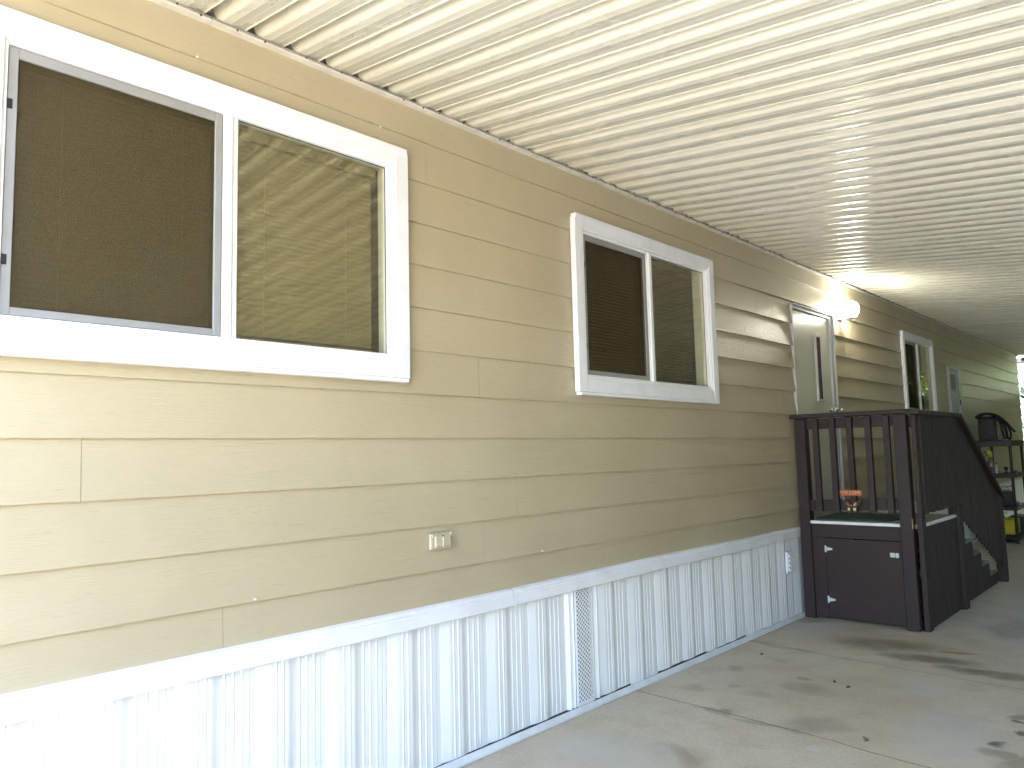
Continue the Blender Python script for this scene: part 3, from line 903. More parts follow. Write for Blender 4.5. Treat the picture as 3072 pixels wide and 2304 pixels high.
while x < CX1 - pp * 0.5:
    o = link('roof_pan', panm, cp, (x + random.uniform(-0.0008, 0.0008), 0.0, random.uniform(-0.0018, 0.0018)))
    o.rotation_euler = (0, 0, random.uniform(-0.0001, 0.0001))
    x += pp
# wall channel
for a, b in ((CX0, 1.25), (1.25, 2.55), (2.55, 5.6), (5.6, 8.6), (8.6, 11.7), (11.7, 14.8), (14.8, CX1)):
    m = MB(); m.prism([(-0.012, 3.081), (-0.042, 3.083), (-0.044, 3.090), (-0.038, 3.092), (-0.012, 3.092)], 'x', a + 0.001, b - 0.001); m.build('channel_lip', MAT['channel_lip'], cp)
    m = MB(); m.box(a + 0.001, b - 0.001, -0.034, -0.012, 3.0925, 3.1075, 0.001); m.build('wall_channel', MAT['channel'], cp)
sc = MB()
xx = 0.9
while xx < CX1:
    zc = random.choice((3.0885, 3.099, 3.100))
    yy = -0.046 if zc < 3.09 else -0.0355
    sc.lathe([(0.0045, yy), (0.0045, yy + 0.008)], xx, zc, 6, 'y')
    xx += random.uniform(0.07, 0.26)
tag(sc.build('channel_screws', MAT['rust'], cp), kind='stuff')
boxo('rib_closure', MAT['closure'], cp, CX0, CX1, -0.0115, -0.0065, 3.100, 3.180)
# grime and spider web lumps at the rib ends further along the wall
gr = MB()
for _ in range(150):
    xg = random.uniform(3.5, 11.5)
    s = random.uniform(0.003, 0.010)
    gr.box(xg - s * 1.6, xg + s * 1.6, -0.030 - s, -0.030 + s, 3.108 - s * 0.3, 3.108 + s, 0.001)
tag(gr.build('grime', MAT['closure'], cp), kind='stuff')
# end beam, outer header and posts
boxo('end_beam', MAT['beam'], cp, 17.40, 17.45, CYE, -0.075, 2.990, 3.062)
m = MB()
m.poly([(17.39, -0.04, rz(-0.04) - 0.0), (17.39, CYE, rz(CYE)), (17.39, CYE, rz(CYE) + 0.16), (17.39, -0.04, rz(-0.04) + 0.1)])
m.poly([(17.40, -0.04, rz(-0.04) - 0.0), (17.40, CYE, rz(CYE)), (17.40, CYE, rz(CYE) + 0.16), (17.40, -0.04, rz(-0.04) + 0.1)])
m.build('end_fascia', MAT['beam'], cp)
boxo('gutter_beam', MAT['channel_lip'], cp, CX0, CX1, CYE - 0.02, CYE + 0.06, rz(CYE) - 0.14, rz(CYE) - 0.005, 0.004)
for x in (0.12, 2.9, 6.2, 9.8, 13.4, 17.0):
    boxo('post', MAT['channel_lip'], cp, x - 0.04, x + 0.04, CYE - 0.02, CYE + 0.06, 0.0, rz(CYE) - 0.141, 0.004)

# ------------------------------------------------------------------ porch
po = empty('porch', (6.9, -0.5, 0.0))
tag(po, 'dark brown wooden entry porch with railing, storage hatch and stairs', 'porch')
B = MAT['brown']
boxo('post', B, po, 6.430, 6.520, -0.142, -0.052, 0.0, 1.664, 0.004)
boxo('post', B, po, 6.400, 6.490, -0.945, -0.852, 0.0, 1.660, 0.004)
boxo('post', B, po, 6.446, 6.540, -1.003, -0.962, 0.0, 0.862, 0.004)
boxo('post', B, po, 6.452, 6.536, -1.000, -0.966, 0.863, 1.654, 0.004)
boxo('post', B, po, 7.500, 7.590, -1.030, -0.935, 0.0, 0.885, 0.004)
boxo('top_rail', B, po, 6.462, 6.500, -0.851, -0.143, 1.574, 1.660, 0.003)
boxo('top_rail', B, po, 6.4915, 6.530, -0.961, -0.8515, 1.572, 1.654, 0.003)
m = MB()
m.prism([(-0.143, 0.885), (-0.143, 0.974), (-0.851, 1.008), (-0.851, 0.912)], 'x', 6.4640, 6.500); m.build('bottom_rail', B, po)
bal = MB(); bal.box(-0.0, 0.0, 0, 0, 0, 0)
bal = MB(); bal.box(6.416, 6.460, -0.023, 0.023, 0.887, 1.663, 0.003)
bme = bal.mesh('baluster', B, (6.438, 0, 0.887))
for yc in (-0.230, -0.371, -0.509, -0.653, -0.791):
    o = link('baluster', bme, po, (6.438 + random.uniform(-0.002, 0.002), yc, 0.887 + random.uniform(-0.004, 0.001)))
    o.rotation_euler = (random.uniform(-0.004, 0.004), 0, random.uniform(-0.02, 0.02))
boxo('rail_cap', B, po, 6.372, 6.508, -0.962, -0.038, 1.6665, 1.702, 0.004)
boxo('rail_cap', B, po, 6.372, 7.700, -1.052, -0.9625, 1.656, 1.692, 0.004)
m = MB()
m.prism([(7.7015, 1.656), (7.7015, 1.692), (9.302, 0.868), (9.302, 0.832)], 'y', -1.052, -0.9625); m.build('stair_rail_cap', B, po)
# vertical cladding boards along the side and stairs
bw = 0.0905
x = 6.5455
while x < 9.19:
    xa, xb = x, x + bw - 0.0022
    def ztop(q): return 1.6545 if q < 7.70 else 1.6545 - 0.5155 * (q - 7.70)
    def zbot(q):
        if q < 7.48: return 0.886
        return max(0.03, 0.800 - 0.420 * (q - 7.60))
    jit = random.uniform(-0.006, 0.006)
    yy = -0.990 + random.uniform(-0.002, 0.002)
    m = MB()
    m.prism([(xa, zbot((xa + xb) / 2) + jit), (xb, zbot((xa + xb) / 2) + jit), (xb, ztop(xb)), (xa, ztop(xa))], 'y', yy - 0.019, yy)
    m.build('cladding_board', B, po)
    x += bw
boxo('newel_post', B, po, 9.200, 9.292, -1.030, -0.940, 0.0, 0.880, 0.004)
# inner side rail of the cladding
m = MB(); m.prism([(6.545, 1.56), (6.545, 1.645), (7.70, 1.645), (9.19, 0.878), (9.19, 0.79), (7.70, 1.56)], 'y', -0.966, -0.930); m.build('inner_rail', B, po)
# deck
boxo('deck', MAT['deckpaint'], po, 6.457, 7.530, -0.9765, -0.060, 0.770, 0.8055, 0.003)
boxo('nosing', MAT['nosing'], po, 6.4285, 6.4565, -0.850, -0.1435, 0.7835, 0.8075, 0.002)
boxo('nosing', MAT['nosing'], po, 6.5415, 7.4985, -0.9985, -0.977, 0.784, 0.8075, 0.002)
ns = MB()
for y in (-0.26, -0.46, -0.66): ns.lathe([(0.003, 6.4275), (0.003, 6.43)], 0, 0, 6) if False else ns.box(6.4270, 6.4288, y - 0.003, y + 0.003, 0.793, 0.799)
tag(ns.build('nosing_screws', MAT['white'], po), kind='stuff')
# front panel with hatch door
boxo('front_panel', B, po, 6.452, 6.470, -0.8515, -0.1425, 0.6705, 0.7825, 0.002)
boxo('front_panel', B, po, 6.452, 6.470, -0.2480, -0.1425, 0.014, 0.6695, 0.002)
hd = MB(); hd.box(6.448, 6.468, -0.8500, -0.2505, 0.020, 0.6660, 0.003)
hd = hd.build('hatch_door', B, po, origin=(6.458, -0.55, 0.02))
for z in (0.577, 0.165):
    h = MB()
    h.box(6.4440, 6.4478, -0.2585, -0.2435, z - 0.028, z + 0.028, 0.001)
    h.prism([(-0.2590, z - 0.016), (-0.2590, z + 0.016), (-0.303, z + 0.007), (-0.309, z), (-0.303, z - 0.007)], 'x', 6.4440, 6.4478)
    h.build('hinge', MAT['zinc'], hd)
lt = MB()
for (ya, yb, za, zb) in ((-0.752, -0.788, 0.563, 0.579), (-0.792, -0.816, 0.563, 0.579), (-0.752, -0.788, 0.544, 0.560), (-0.792, -0.816, 0.542, 0.560)):
    lt.box(6.4420, 6.4478, ya, yb, za, zb, 0.002)
lt.tube([(6.441, -0.750, 0.5615), (6.441, -0.818, 0.5615)], 0.003, 6)
lt.build('latch', MAT['zinc'], hd)
m = MB()
m.tube([(6.4476, -0.395, 0.203), (6.4476, -0.405, 0.194), (6.4476, -0.44, 0.191), (6.4476, -0.56, 0.188), (6.4476, -0.665, 0.184), (6.4476, -0.678, 0.192)], 0.0016, 5)
m.build('scuff_mark', MAT['scuff'], hd)
boxo('chipped_edge', MAT['bare_wood'], po, 6.399, 6.404, -0.9462, -0.9405, 0.775, 0.855, 0.001)
# side panel, stringer, treads
boxo('side_panel', B, po, 6.5415, 7.4985, -0.9970, -0.980, 0.012, 0.7825, 0.002)
steps = [(7.535, 7.85, 0.671), (7.85, 8.165, 0.537), (8.165, 8.48, 0.403), (8.48, 8.795, 0.268), (8.795, 9.11, 0.134)]
pts = [(7.592, 0.002)]
pts += [(7.592, 0.640)]
for (a, b, z) in steps:
    pts += [(max(a, 7.592), z - 0.032), (b - 0.012, z - 0.032)]
pts += [(9.098, 0.002)]
q = []
for s in pts:
    if not q or (abs(q[-1][0] - s[0]) + abs(q[-1][1] - s[1])) > 1e-4: q.append(s)
q.pop(1)
m = MB(); m.prism(q, 'y', -0.962, -0.925); m.build('stair_stringer', B, po)
m = MB(); m.prism(q, 'y', -0.115, -0.078); m.build('stair_stringer', B, po)
for (a, b, z) in steps:
    tr = MB(); tr.box(a + 0.002, b - 0.002, -0.962, -0.065, z - 0.030, z - 0.001, 0.003)
    tr = tr.build('stair_tread', MAT['tread'], po, origin=((a + b) / 2, -0.5, z - 0.03))
    boxo('tread_nosing', MAT['nosing'], tr, b - 0.0015, b + 0.010, -0.962, -0.065, z - 0.022, z + 0.001, 0.001)
    boxo('stair_riser', B, po, a - 0.012, a + 0.001, -0.924, -0.116, max(0.002, z - 0.0), z + 0.098, 0.0)
sp = MB()
for (x, y, z) in ((6.398, -0.87, 1.612), (6.413, -0.80, 1.615), (6.413, -0.655, 1.612), (6.398, -0.905, 0.765), (6.445, -0.985, 0.872), (6.428, -0.10, 0.085)):
    sp.box(x - 0.0015, x + 0.002, y - 0.004, y + 0.004, z - 0.003, z + 0.003)
tag(sp.build('nail_heads', MAT['scuff'], po), kind='stuff')

# door mat
m = MB()
pts = [(6.597, -0.128), (6.597, -0.680), (6.640, -0.722), (7.200, -0.722), (7.225, -0.700), (7.225, -0.150), (7.200, -0.126)]
m.prism(pts, 'z', 0.8062, 0.8180)
tag(m.build('door_mat', MAT['mat']), 'dark green door mat lying on the porch deck', 'door mat')

# welcome ornament
ws = empty('welcome_sign', (6.40, -0.50, 1.045))
tag(ws, 'orange welcome sign with hanging black butterfly on the porch balusters', 'sign')
bd = MB(); bd.box(6.398, 6.404, -0.585, -0.411, 1.021, 1.069, 0.001)
bd = bd.build('sign_board', MAT['orange'], ws)
fc = bpy.data.curves.new('lettering', 'FONT')
fc.body = "WELCOME"
fc.size = 0.040; fc.extrude = 0.0006; fc.align_x = 'CENTER'; fc.align_y = 'CENTER'; fc.space_character = 1.0
fc.materials.append(MAT['cream'])
ft = bpy.data.objects.new('lettering', fc)
COL.objects.link(ft)
bpy.context.view_layer.update()
lme = bpy.data.meshes.new_from_object(ft.evaluated_get(bpy.context.evaluated_depsgraph_get()))
bpy.data.objects.remove(ft)
ft = bpy.data.objects.new('lettering', lme)
COL.objects.link(ft)
RM = Matrix(((0, 0, -1), (-1, 0, 0), (0, 1, 0)))
ft.parent = bd
WORLD[ft] = Vector((6.3972, -0.498, 1.045))
ft.location = WORLD[ft] - WORLD[bd]
ft.rotation_euler = RM.to_euler()
ft.scale = (0.80, 1.0, 1.0)
m = MB()
m.tube([(6.401, -0.437, 1.068), (6.403, -0.440, 1.095), (6.406, -0.462, 1.118), (6.412, -0.509, 1.134), (6.406, -0.550, 1.112), (6.403, -0.570, 1.085), (6.401, -0.572, 1.068)], 0.0011, 6)
m.tube([(6.401, -0.445, 1.022), (6.401, -0.442, 0.990)], 0.0009, 5); m.tube([(6.401, -0.552, 1.022), (6.401, -0.555, 0.990)], 0.0009, 5)
m.build('wire', MAT['metal_dark'], ws)
cyb = -0.498
def wing(sgn, pts, mat, name, x0, x1, par):
    w = MB(); w.prism([(cyb - sgn * a, z) for a, z in pts], 'x', x0, x1)
    return w.build(name, mat, par)
up = [(0.004, 0.945), (0.020, 0.968), (0.045, 0.984), (0.068, 0.994), (0.076, 0.988), (0.074, 0.970), (0.062, 0.948), (0.040, 0.932), (0.006, 0.930)]
lo = [(0.004, 0.929), (0.036, 0.930), (0.044, 0.918), (0.040, 0.896), (0.026, 0.884), (0.012, 0.890), (0.004, 0.910)]
for s in (1, -1):
    wg = wing(s, up, MAT['black'], 'wing', 6.400, 6.403, ws)
    wing(s, [(0.012, 0.944), (0.022, 0.962), (0.036, 0.970), (0.042, 0.962), (0.036, 0.946), (0.022, 0.938)], MAT['wingorange' if s > 0 else 'wingred'], 'wing_spot', 6.3985, 6.3998, wg)
    wl2 = wing(s, lo, MAT['black'], 'wing', 6.4005, 6.4035, ws)
    wing(s, [(0.012, 0.922), (0.026, 0.926), (0.034, 0.916), (0.030, 0.904), (0.016, 0.902)], MAT['wingyellow'], 'wing_spot', 6.3988, 6.4003, wl2)
m = MB(); m.tube([(6.399, cyb, 0.885), (6.398, cyb, 0.905), (6.397, cyb, 0.930), (6.397, cyb, 0.945), (6.398, cyb, 0.956)], [0.001, 0.004, 0.005, 0.0055, 0.002], 8); m.build('butterfly_body', MAT['black'], ws)
m = MB(); m.lathe([(0.003, 0.940), (0.004, 0.944), (0.003, 0.948)], 6.3925, cyb, 8); m.build('head_spot', MAT['white'], ws)

# ------------------------------------------------------------------ storage shelf and what stands on it
SX0, SX1, SY0, SY1 = 12.70, 13.61, -0.585, -0.140
ss = empty('storage_shelf', (13.15, -0.36, 0.0))
tag(ss, 'black plastic four tier storage shelf standing against the far wall', 'shelf')
tops = (1.455, 0.983, 0.525, 0.108)
for z in tops:
    th = 0.085 if z > 1.4 else 0.062
    m = MB()
    m.box(SX0, SX1, SY0, SY1, z - th, z - 0.004, 0.006)
    for j in range(8):
        xa = SX0 + 0.03 + j * 0.11
        m.box(xa, xa + 0.08, SY0 + 0.02, SY1 - 0.02, z - 0.005, z, 0.0)
    m.build('shelf_board', MAT['black'], ss)
zs = [0.0] + [q for q in reversed(tops)]
for (x, y) in ((SX0 + 0.03, SY0 + 0.03), (SX0 + 0.03, SY1 - 0.03), (SX1 - 0.03, SY0 + 0.03), (SX1 - 0.03, SY1 - 0.03)):
    m = MB()
    for a, b in zip(zs, zs[1:]):
        th = 0.085 if b > 1.4 else 0.062
        m.lathe([(0.021, a + 0.0005), (0.019, a + 0.02), (0.019, b - th - 0.02), (0.021, b - th)], x, y, 10)
    m.build('leg', MAT['black'], ss)

tb = empty('tote_bag', (12.95, -0.30, 1.4555))
tag(tb, 'dark grey canvas tote bag with black handles on the top shelf', 'bag')
def bagbody(x0, x1, y0, y1, z0, z1, tap, mat, name):
    m = MB()
    rows = []
    for k in range(7):
        t = k / 6
        z = z0 + (z1 - z0) * t
        g = 1 - tap * t
        xc, yc = (x0 + x1) / 2, (y0 + y1) / 2
        ring = []
        for j in range(20):
            a = 2 * math.pi * j / 20
            c, s = math.cos(a), math.sin(a)
            e = 0.32
            px = math.copysign(abs(c) ** e, c) * (x1 - x0) / 2 * g
            py = math.copysign(abs(s) ** e, s) * (y1 - y0) / 2 * g
            bl = 1 + 0.03 * math.sin(5 * a + 4 * t) + 0.02 * math.sin(9 * a)
            ring.append((xc + px * bl, yc + py * bl, z + 0.006 * math.sin(3 * a) * t))
        rows.append(ring)
    m.grid(rows, True, True); m.poly(rows[0]); m.poly(rows[-1])
    return m.build(name, mat, tb)
bagbody(12.735, 13.10, -0.400, -0.160, 1.4555, 1.785, 0.10, MAT['greycloth'], 'bag_body')
m = MB(); m.box(12.80, 13.14, -0.4130, -0.4010, 1.462, 1.735, 0.004); m.build('side_pocket', MAT['palecloth'], tb)
m = MB()
arch = []
for k in range(13):
    a = math.pi * k / 12
    arch.append((12.72, -0.285 + 0.120 * math.cos(a) - 0.01 * k / 12, 1.782 + 0.062 * math.sin(a)))
m.tube(arch, 0.020, 8)
m.box(12.74, 13.09, -0.395, -0.170, 1.774, 1.806, 0.01)
m.build('bag_top', MAT['blackcloth'], tb)
for n_, pts in enumerate(([(12.73, -0.20, 1.80), (12.70, -0.30, 1.845), (12.70, -0.42, 1.82), (12.71, -0.52, 1.73), (12.73, -0.60, 1.61), (12.76, -0.625, 1.575)],
                          [(12.75, -0.36, 1.82), (12.75, -0.47, 1.77), (12.75, -0.545, 1.66), (12.75, -0.575, 1.55), (12.75, -0.560, 1.478), (12.76, -0.535, 1.49), (12.77, -0.520, 1.60), (12.77, -0.49, 1.72), (12.77, -0.44, 1.80)],
                          [(12.78, -0.38, 1.82), (12.78, -0.45, 1.70), (12.78, -0.47, 1.58), (12.78, -0.49, 1.472)],
                          [(12.78, -0.42, 1.80), (12.775, -0.49, 1.68), (12.775, -0.515, 1.56), (12.775, -0.518, 1.470)])):
    # smooth the handle path
    P = [Vector(q) for q in pts]; out = []
    for j in range(len(P) - 1):
        p0, p1, p2, p3 = P[max(j - 1, 0)], P[j], P[j + 1], P[min(j + 2, len(P) - 1)]
        for s in range(5):
            t = s / 5
            out.append(0.5 * ((2 * p1) + (-p0 + p2) * t + (2 * p0 - 5 * p1 + 4 * p2 - p3) * t * t + (-p0 + 3 * p1 - 3 * p2 + p3) * t ** 3))
    out.append(P[-1])
    m = MB(); m.tube(out, 0.015, 8); m.build('handle', MAT['blackcloth'], tb)

sb = empty('spray_bottle', (12.78, -0.297, 0.9835))
tag(sb, 'spray bottle with yellow head and brownish liquid on the second shelf', 'spray bottle')
m = MB(); m.lathe([(0.036, 0.984), (0.040, 0.988), (0.041, 1.095), (0.040, 1.125), (0.032, 1.160), (0.018, 1.190), (0.014, 1.200)], 12.78, -0.297, 18); m.build('bottle_body', MAT['pinkliquid'], sb)
m = MB(); m.lathe([(0.016, 1.198), (0.017, 1.202), (0.017, 1.214), (0.012, 1.218)], 12.78, -0.300, 14); m.build('collar', MAT['black'], sb)
m = MB()
m.prism([(-0.318, 1.2165), (-0.291, 1.2165), (-0.288, 1.255), (-0.264, 1.268), (-0.245, 1.290), (-0.252, 1.312), (-0.285, 1.316), (-0.312, 1.298), (-0.320, 1.270)], 'x', 12.766, 12.794); m.build('spray_head', MAT['yellow'], sb)
m = MB()
m.prism([(-0.2455, 1.288), (-0.225, 1.300), (-0.212, 1.306), (-0.214, 1.298), (-0.236, 1.276), (-0.237, 1.252), (-0.222, 1.222), (-0.217, 1.212), (-0.227, 1.214), (-0.250, 1.248), (-0.252, 1.270)], 'x', 12.770, 12.790); m.build('trigger', MAT['black'], sb)

b2 = empty('small_bottle', (12.765, -0.362, 0.9835))
tag(b2, 'small clear plastic bottle with dark cap beside the spray bottle', 'bottle')
m = MB(); m.lathe([(0.016, 0.984), (0.0175, 0.990), (0.0175, 1.085), (0.014, 1.105), (0.008, 1.115)], 12.765, -0.362, 14); m.build('bottle_body', MAT['clearplastic'], b2)
m = MB(); m.lathe([(0.010, 1.114), (0.011, 1.118), (0.011, 1.134), (0.008, 1.137)], 12.765, -0.362, 12); m.build('cap', MAT['black'], b2)

gb = MB(); gb.lathe([(0.033, 0.984), (0.030, 0.992), (0.014, 1.005), (0.008, 1.014), (0.012, 1.022), (0.020, 1.034), (0.026, 1.055), (0.034, 1.072), (0.030, 1.074), (0.004, 1.05)], 12.78, -0.475, 18)
tag(gb.build('goblet', MAT['black'], None, (12.78, -0.475, 0.984)), 'small black goblet shaped cup on the second shelf', 'goblet')
m = MB(); m.prism([(12.95, 0.984), (13.13, 0.984), (13.11, 1.006), (13.02, 1.016), (12.97, 1.002)], 'y', -0.56, -0.50)
tag(m.build('work_glove', MAT['black']), 'crumpled black glove at the right of the second shelf', 'glove')

tk = empty('battery_charger', (12.85, -0.44, 0.5255))
tag(tk, 'dark green boxy charger with black cable on the third shelf', 'charger')
m = MB(); m.prism([(-0.365, 0.5735), (-0.535, 0.5735), (-0.518, 0.728), (-0.385, 0.722)], 'x', 12.76, 12.99); m.build('charger_body', MAT['toolgreen'], tk)
boxo('charger_base', MAT['black'], tk, 12.735, 13.02, -0.560, -0.335, 0.526, 0.573, 0.006)
m = MB(); m.tube([(12.80, -0.50, 0.728), (12.80, -0.50, 0.745), (12.80, -0.42, 0.745), (12.80, -0.42, 0.724)], 0.006, 8); m.build('carry_handle', MAT['black'], tk)
m = MB(); m.tube([(12.745, -0.415, 0.725), (12.74, -0.395, 0.750), (12.74, -0.380, 0.772), (12.74, -0.392, 0.790), (12.74, -0.430, 0.796), (12.74, -0.470, 0.790), (12.74, -0.510, 0.800), (12.74, -0.540, 0.815)], 0.0045, 8)
m.build('cable', MAT['black'], tk)
m = MB(); m.box(12.73, 12.75, -0.480, -0.466, 0.783, 0.797, 0.003); m.box(12.73, 12.75, -0.552, -0.530, 0.805, 0.826, 0.003); m.build('cable_clamp', MAT['black'], tk)

yb = empty('yellow_case', (12.9, -0.452, 0.1085))
tag(yb, 'yellow plastic case on the lowest shelf', 'case')
boxo('case_body', MAT['yellow'], yb, 12.725, 13.10, -0.538, -0.366, 0.120, 0.338, 0.012)
boxo('case_base', MAT['black'], yb, 12.722, 13.10, -0.540, -0.364, 0.1085, 0.1195, 0.002)
m = MB(); m.tube([(12.74, -0.49, 0.338), (12.74, -0.50, 0.362), (12.74, -0.535, 0.362), (12.74, -0.535, 0.338)], 0.006, 8); m.build('handle', MAT['yellow'], yb)
cb = MB()
cb.tube([(12.74, -0.385, 0.462), (12.74, -0.395, 0.420), (12.74, -0.415, 0.380), (12.74, -0.412, 0.340)], 0.005, 8)
cb.tube([(12.75, -0.395, 0.462), (12.75, -0.425, 0.410), (12.75, -0.445, 0.425), (12.75, -0.440, 0.462)], 0.004, 8)
cb.tube([(12.75, -0.372, 0.462), (12.75, -0.390, 0.455), (12.75, -0.40, 0.34)], 0.005, 8)
tag(cb.build('hanging_cable', MAT['black'], None, (12.74, -0.40, 0.40)), 'black cables dangling above the yellow case', 'cable')
dc = empty('dark_bag', (13.35, -0.45, 0.1085))
tag(dc, 'dark green bag slumped at the back end of the lowest shelf', 'bag')
m = MB(); m.prism([(-0.600, 0.109), (-0.380, 0.109), (-0.380, 0.330), (-0.430, 0.360), (-0.560, 0.350), (-0.610, 0.290)], 'x', 13.14, 13.56); m.build('bag_body', MAT['toolgreen'], dc)
m = MB(); m.tube([(13.16, -0.605, 0.28), (13.15, -0.63, 0.32), (13.2, -0.63, 0.35), (13.3, -0.60, 0.345)], 0.006, 8); m.build('strap', MAT['black'], dc)

# ------------------------------------------------------------------ fallen leaves and a pebble on the driveway
def leaf(x, y, s, rot, oval, label, grp='dead leaves fallen on the driveway', flat=False):
    m = MB(); n = 10; pts = []
    for j in range(n):
        a = 2 * math.pi * j / n
        r = s * (1 + 0.18 * math.sin(3 * a + x * 9))
        px, py = r * math.cos(a), r * oval * math.sin(a)
        pts.append((x + px * math.cos(rot) - py * math.sin(rot), y + px * math.sin(rot) + py * math.cos(rot), 0.003 + 0.006 * abs(math.sin(a * 1.0)) * (0 if flat else 1)))
    c = (x, y, 0.006)
    for j in range(n):
        m.poly([c, pts[j], pts[(j + 1) % n]])
    for j in range(n):
        a, b = pts[j], pts[(j + 1) % n]
        m.quad(a, b, (b[0], b[1], 0.0005), (a[0], a[1], 0.0005))
    tag(m.build('fallen_leaf', MAT['deadleaf'], None, (x, y, 0.0)), label, 'leaf', grp)
leaf(4.772, -0.892, 0.016, 0.8, 0.30, 'thin curled brown leaf in front of the porch stain')
leaf(4.714, -0.992, 0.014, 2.5, 0.25, 'tiny brown leaf just right of the thin curled leaf')
leaf(5.10, -0.28, 0.010, 2.0, 0.5, 'tiny dark leaf crumb near the skirting and footprint stain')

# ------------------------------------------------------------------ greenery and neighbour beyond
def foliage(name, mat, parent, cx, cy, cz, rx, ry, rz_, n, size, seed, origin=None):
    rnd = random.Random(seed)
    m = MB()
    clumps = []
    for _ in range(max(6, n // 90)):
        while True:
            v = Vector((rnd.uniform(-1, 1), rnd.uniform(-1, 1), rnd.uniform(-1, 1)))
            if 0.35 < v.length < 1.0:
                break
        clumps.append((v, rnd.uniform(0.18, 0.34)))
    for _ in range(n):
        c, r = rnd.choice(clumps)
        d = Vector((rnd.gauss(0, 1), rnd.gauss(0, 1), rnd.gauss(0, 1))).normalized() * r * rnd.random() ** 0.4
        q = c + d
        P = Vector((cx + q.x * rx, cy + q.y * ry, cz + q.z * rz_))
        if P.z < 0.02: continue
        a = Vector((rnd.gauss(0, 1), rnd.gauss(0, 1), rnd.gauss(0, 0.7))).normalized()
        b = a.cross(Vector((rnd.gauss(0, 1), rnd.gauss(0, 1), rnd.gauss(0, 1)))).normalized()
        s = size * rnd.uniform(0.6, 1.3)
        m.quad(P - a * s, P + b * s * 0.45, P + a * s, P - b * s * 0.45)
    me = bpy.data.meshes.new(name)
    o = WORLD[parent] if parent is not None else Vector(origin)
    me.from_pydata([tuple(Vector(v) - o) for v in m.v], [], m.f)
    me.materials.append(mat); me.update()
    return link(name, me, parent, o)
def tree(x, y, h, r, mat, n, seed, label, name='tree', size=0.10):
    t = empty(name, (x, y, 0))
    tag(t, label, 'tree')
    m = MB()
    m.tube([(x, y, -0.05), (x + 0.03, y, h * 0.25), (x - 0.02, y + 0.04, h * 0.5), (x + 0.02, y, h * 0.8)], [0.13, 0.10, 0.075, 0.03], 9)
    for k in range(5):
        a = k * 1.26 + seed
        z0 = h * (0.35 + 0.08 * k)
        m.tube([(x, y, z0), (x + 0.4 * r * math.cos(a), y + 0.4 * r * math.sin(a), z0 + 0.25 * r), (x + 0.75 * r * math.cos(a), y + 0.75 * r * math.sin(a), z0 + 0.55 * r)], [0.05, 0.035, 0.015], 7)
    m.build('trunk', MAT['bark'], t)
    foliage('crown', mat, t, x, y, h * 0.66, r, r, h * 0.42, n, size, seed)
tree(21.0, -3.25, 7.0, 3.3, MAT['leaf_lime'], 30000, 3, 'bright lime green tree beyond the far end of the carport')
tree(20.6, -9.2, 6.4, 2.9, MAT['leaf_mid'], 12000, 5, 'mid green tree beside the lime tree past the carport')
s2 = empty('shrub', (18.9, 0.62, 0)); tag(s2, 'pale green shrub just past the far corner of the home', 'shrub')
foliage('foliage', MAT['leaf_mid'], s2, 18.9, 0.62, 1.86, 0.30, 0.30, 0.34, 1500, 0.055, 21)
m = MB(); m.tube([(18.9, 0.62, 0), (18.92, 0.60, 0.9), (18.9, 0.62, 1.8)], [0.03, 0.022, 0.012], 8); m.build('stem', MAT['bark'], s2)
# unseen tall hedge, added to block light from the carport's open side
def box_leaves(mat, parent, x0, x1, y0, y1, z0, z1, n, size, seed):
    """leaves spread through the outer 0.25 m of a clipped hedge"""
    rnd = random.Random(seed)
    vs, fs = [], []
    ax, ay, az = (y1 - y0) * (z1 - z0), (x1 - x0) * (z1 - z0), (x1 - x0) * (y1 - y0)
    tot = 2 * ax + 2 * ay + az
    for _ in range(n):
        r = rnd.random() * tot
        dep = rnd.gauss(0.0, 0.07)
        x, y, z = rnd.uniform(x0, x1), rnd.uniform(y0, y1), rnd.uniform(z0, z1)
        if r < ax: x = x0 - dep
        elif r < 2 * ax: x = x1 + dep
        elif r < 2 * ax + ay: y = y0 - dep
        elif r < 2 * ax + 2 * ay: y = y1 + dep
        else: z = z1 + abs(dep) * 1.5
        bump = 0.10 * noise.noise(Vector((x * 1.3, y * 1.3, z * 1.3)))
        P = Vector((x, y + bump, max(0.03, z + bump)))
        a = Vector((rnd.gauss(0, 1), rnd.gauss(0, 1), rnd.gauss(0, 0.8))).normalized()
        b = a.cross(Vector((rnd.gauss(0, 1), rnd.gauss(0, 1), rnd.gauss(0, 1)))).normalized()
        s = size * rnd.uniform(0.6, 1.3)
        i = len(vs)
        vs += [tuple(P - a * s - WORLD[parent]), tuple(P + b * s * 0.45 - WORLD[parent]), tuple(P + a * s - WORLD[parent]), tuple(P - b * s * 0.45 - WORLD[parent])]
        fs.append((i, i + 1, i + 2, i + 3))
    me = bpy.data.meshes.new('foliage'); me.from_pydata(vs, [], fs); me.materials.append(mat); me.update()
    return link('foliage', me, parent, WORLD[parent])
hg = empty('hedge', (8.0, -5.7, 0)); tag(hg, 'tall dense evergreen hedge, unseen, added to block light on the open side of the carport', 'hedge')
core = MB(); core.box(-2.4, 18.2, -6.2, -5.45, -0.02, 2.70); core.build('light_block_core', MAT['leaf_core'], hg)
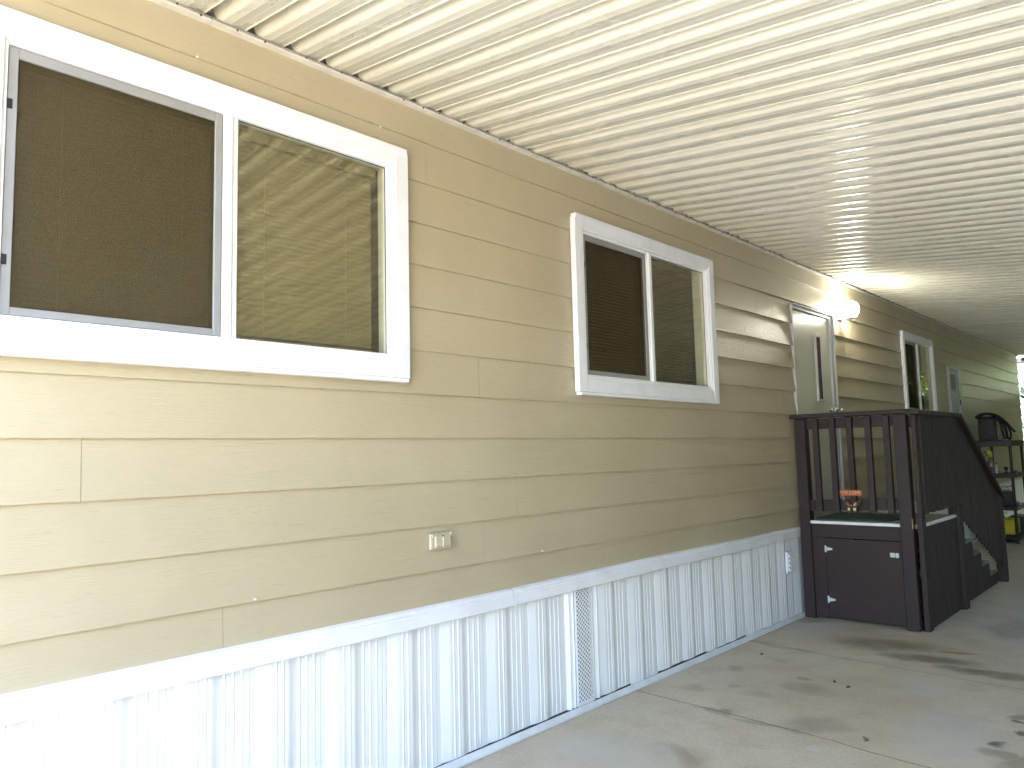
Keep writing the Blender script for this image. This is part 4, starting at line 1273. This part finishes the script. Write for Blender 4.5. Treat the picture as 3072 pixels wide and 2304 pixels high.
box_leaves(MAT['leaf_dark'], hg, -2.5, 18.2, -6.25, -5.40, 0.0, 2.75, 26000, 0.075, 31)

sh_ = empty('shrub', (18.95, -3.4, 0)); tag(sh_, 'long clipped dark shrub below the lime green tree, extended to block light', 'shrub')  # dark greenery under the tree, carried out of view to block far-end light
core = MB(); core.box(18.25, 18.75, -9.5, -0.04, -0.02, 2.42); core.build('light_block_core', MAT['leaf_core'], sh_)
box_leaves(MAT['leaf_dark'], sh_, 18.18, 18.82, -9.6, 0.0, 0.0, 2.48, 12000, 0.065, 11)
nb = empty('neighbour_home', (24.5, 4.0, 0)); tag(nb, 'white sided neighbouring home beyond the far corner', 'house')
nw = MB()
for k in range(14):
    z = 0.9 + k * 0.19
    nw.prism([(23.0, z), (22.985, z), (22.997, z + 0.19), (23.01, z + 0.19)], 'y', 0.7, 9.0)
nw.build('siding', MAT['neighbour_wall'], nb)
boxo('wall', MAT['neighbour_wall'], nb, 23.0, 29.0, 0.7, 9.0, 0.9, 3.56)
boxo('skirting', MAT['neighbour_grey'], nb, 23.02, 28.98, 0.72, 8.98, 0.0, 0.899)
m = MB(); m.prism([(22.7, 3.55), (26.0, 4.5), (29.3, 3.55), (29.3, 3.45), (22.7, 3.45)], 'y', 0.4, 9.3); m.build('roof', MAT['shingle'], nb)
m = MB(); m.box(22.93, 22.98, 2.2, 3.4, 1.8, 2.7, 0.01); m = m.build('window', MAT['white'], nb); boxo('pane', MAT['glass_dark'], m, 22.92, 22.929, 2.26, 3.34, 1.86, 2.64)
fe = empty('fence', (19.8, 1.4, 0)); tag(fe, 'low grey board fence behind the pale green shrub', 'fence')
for k in range(26):
    y = 0.55 + k * 0.125
    boxo('fence_board', MAT['neighbour_grey'], fe, 19.80, 19.82, y, y + 0.118, 0.02, 2.02 + 0.01 * math.sin(k * 2.1), 0.003)
boxo('rail', MAT['neighbour_grey'], fe, 19.821, 19.86, 0.55, 3.8, 1.6, 1.68)
boxo('rail', MAT['neighbour_grey'], fe, 19.821, 19.86, 0.55, 3.8, 0.4, 0.48)
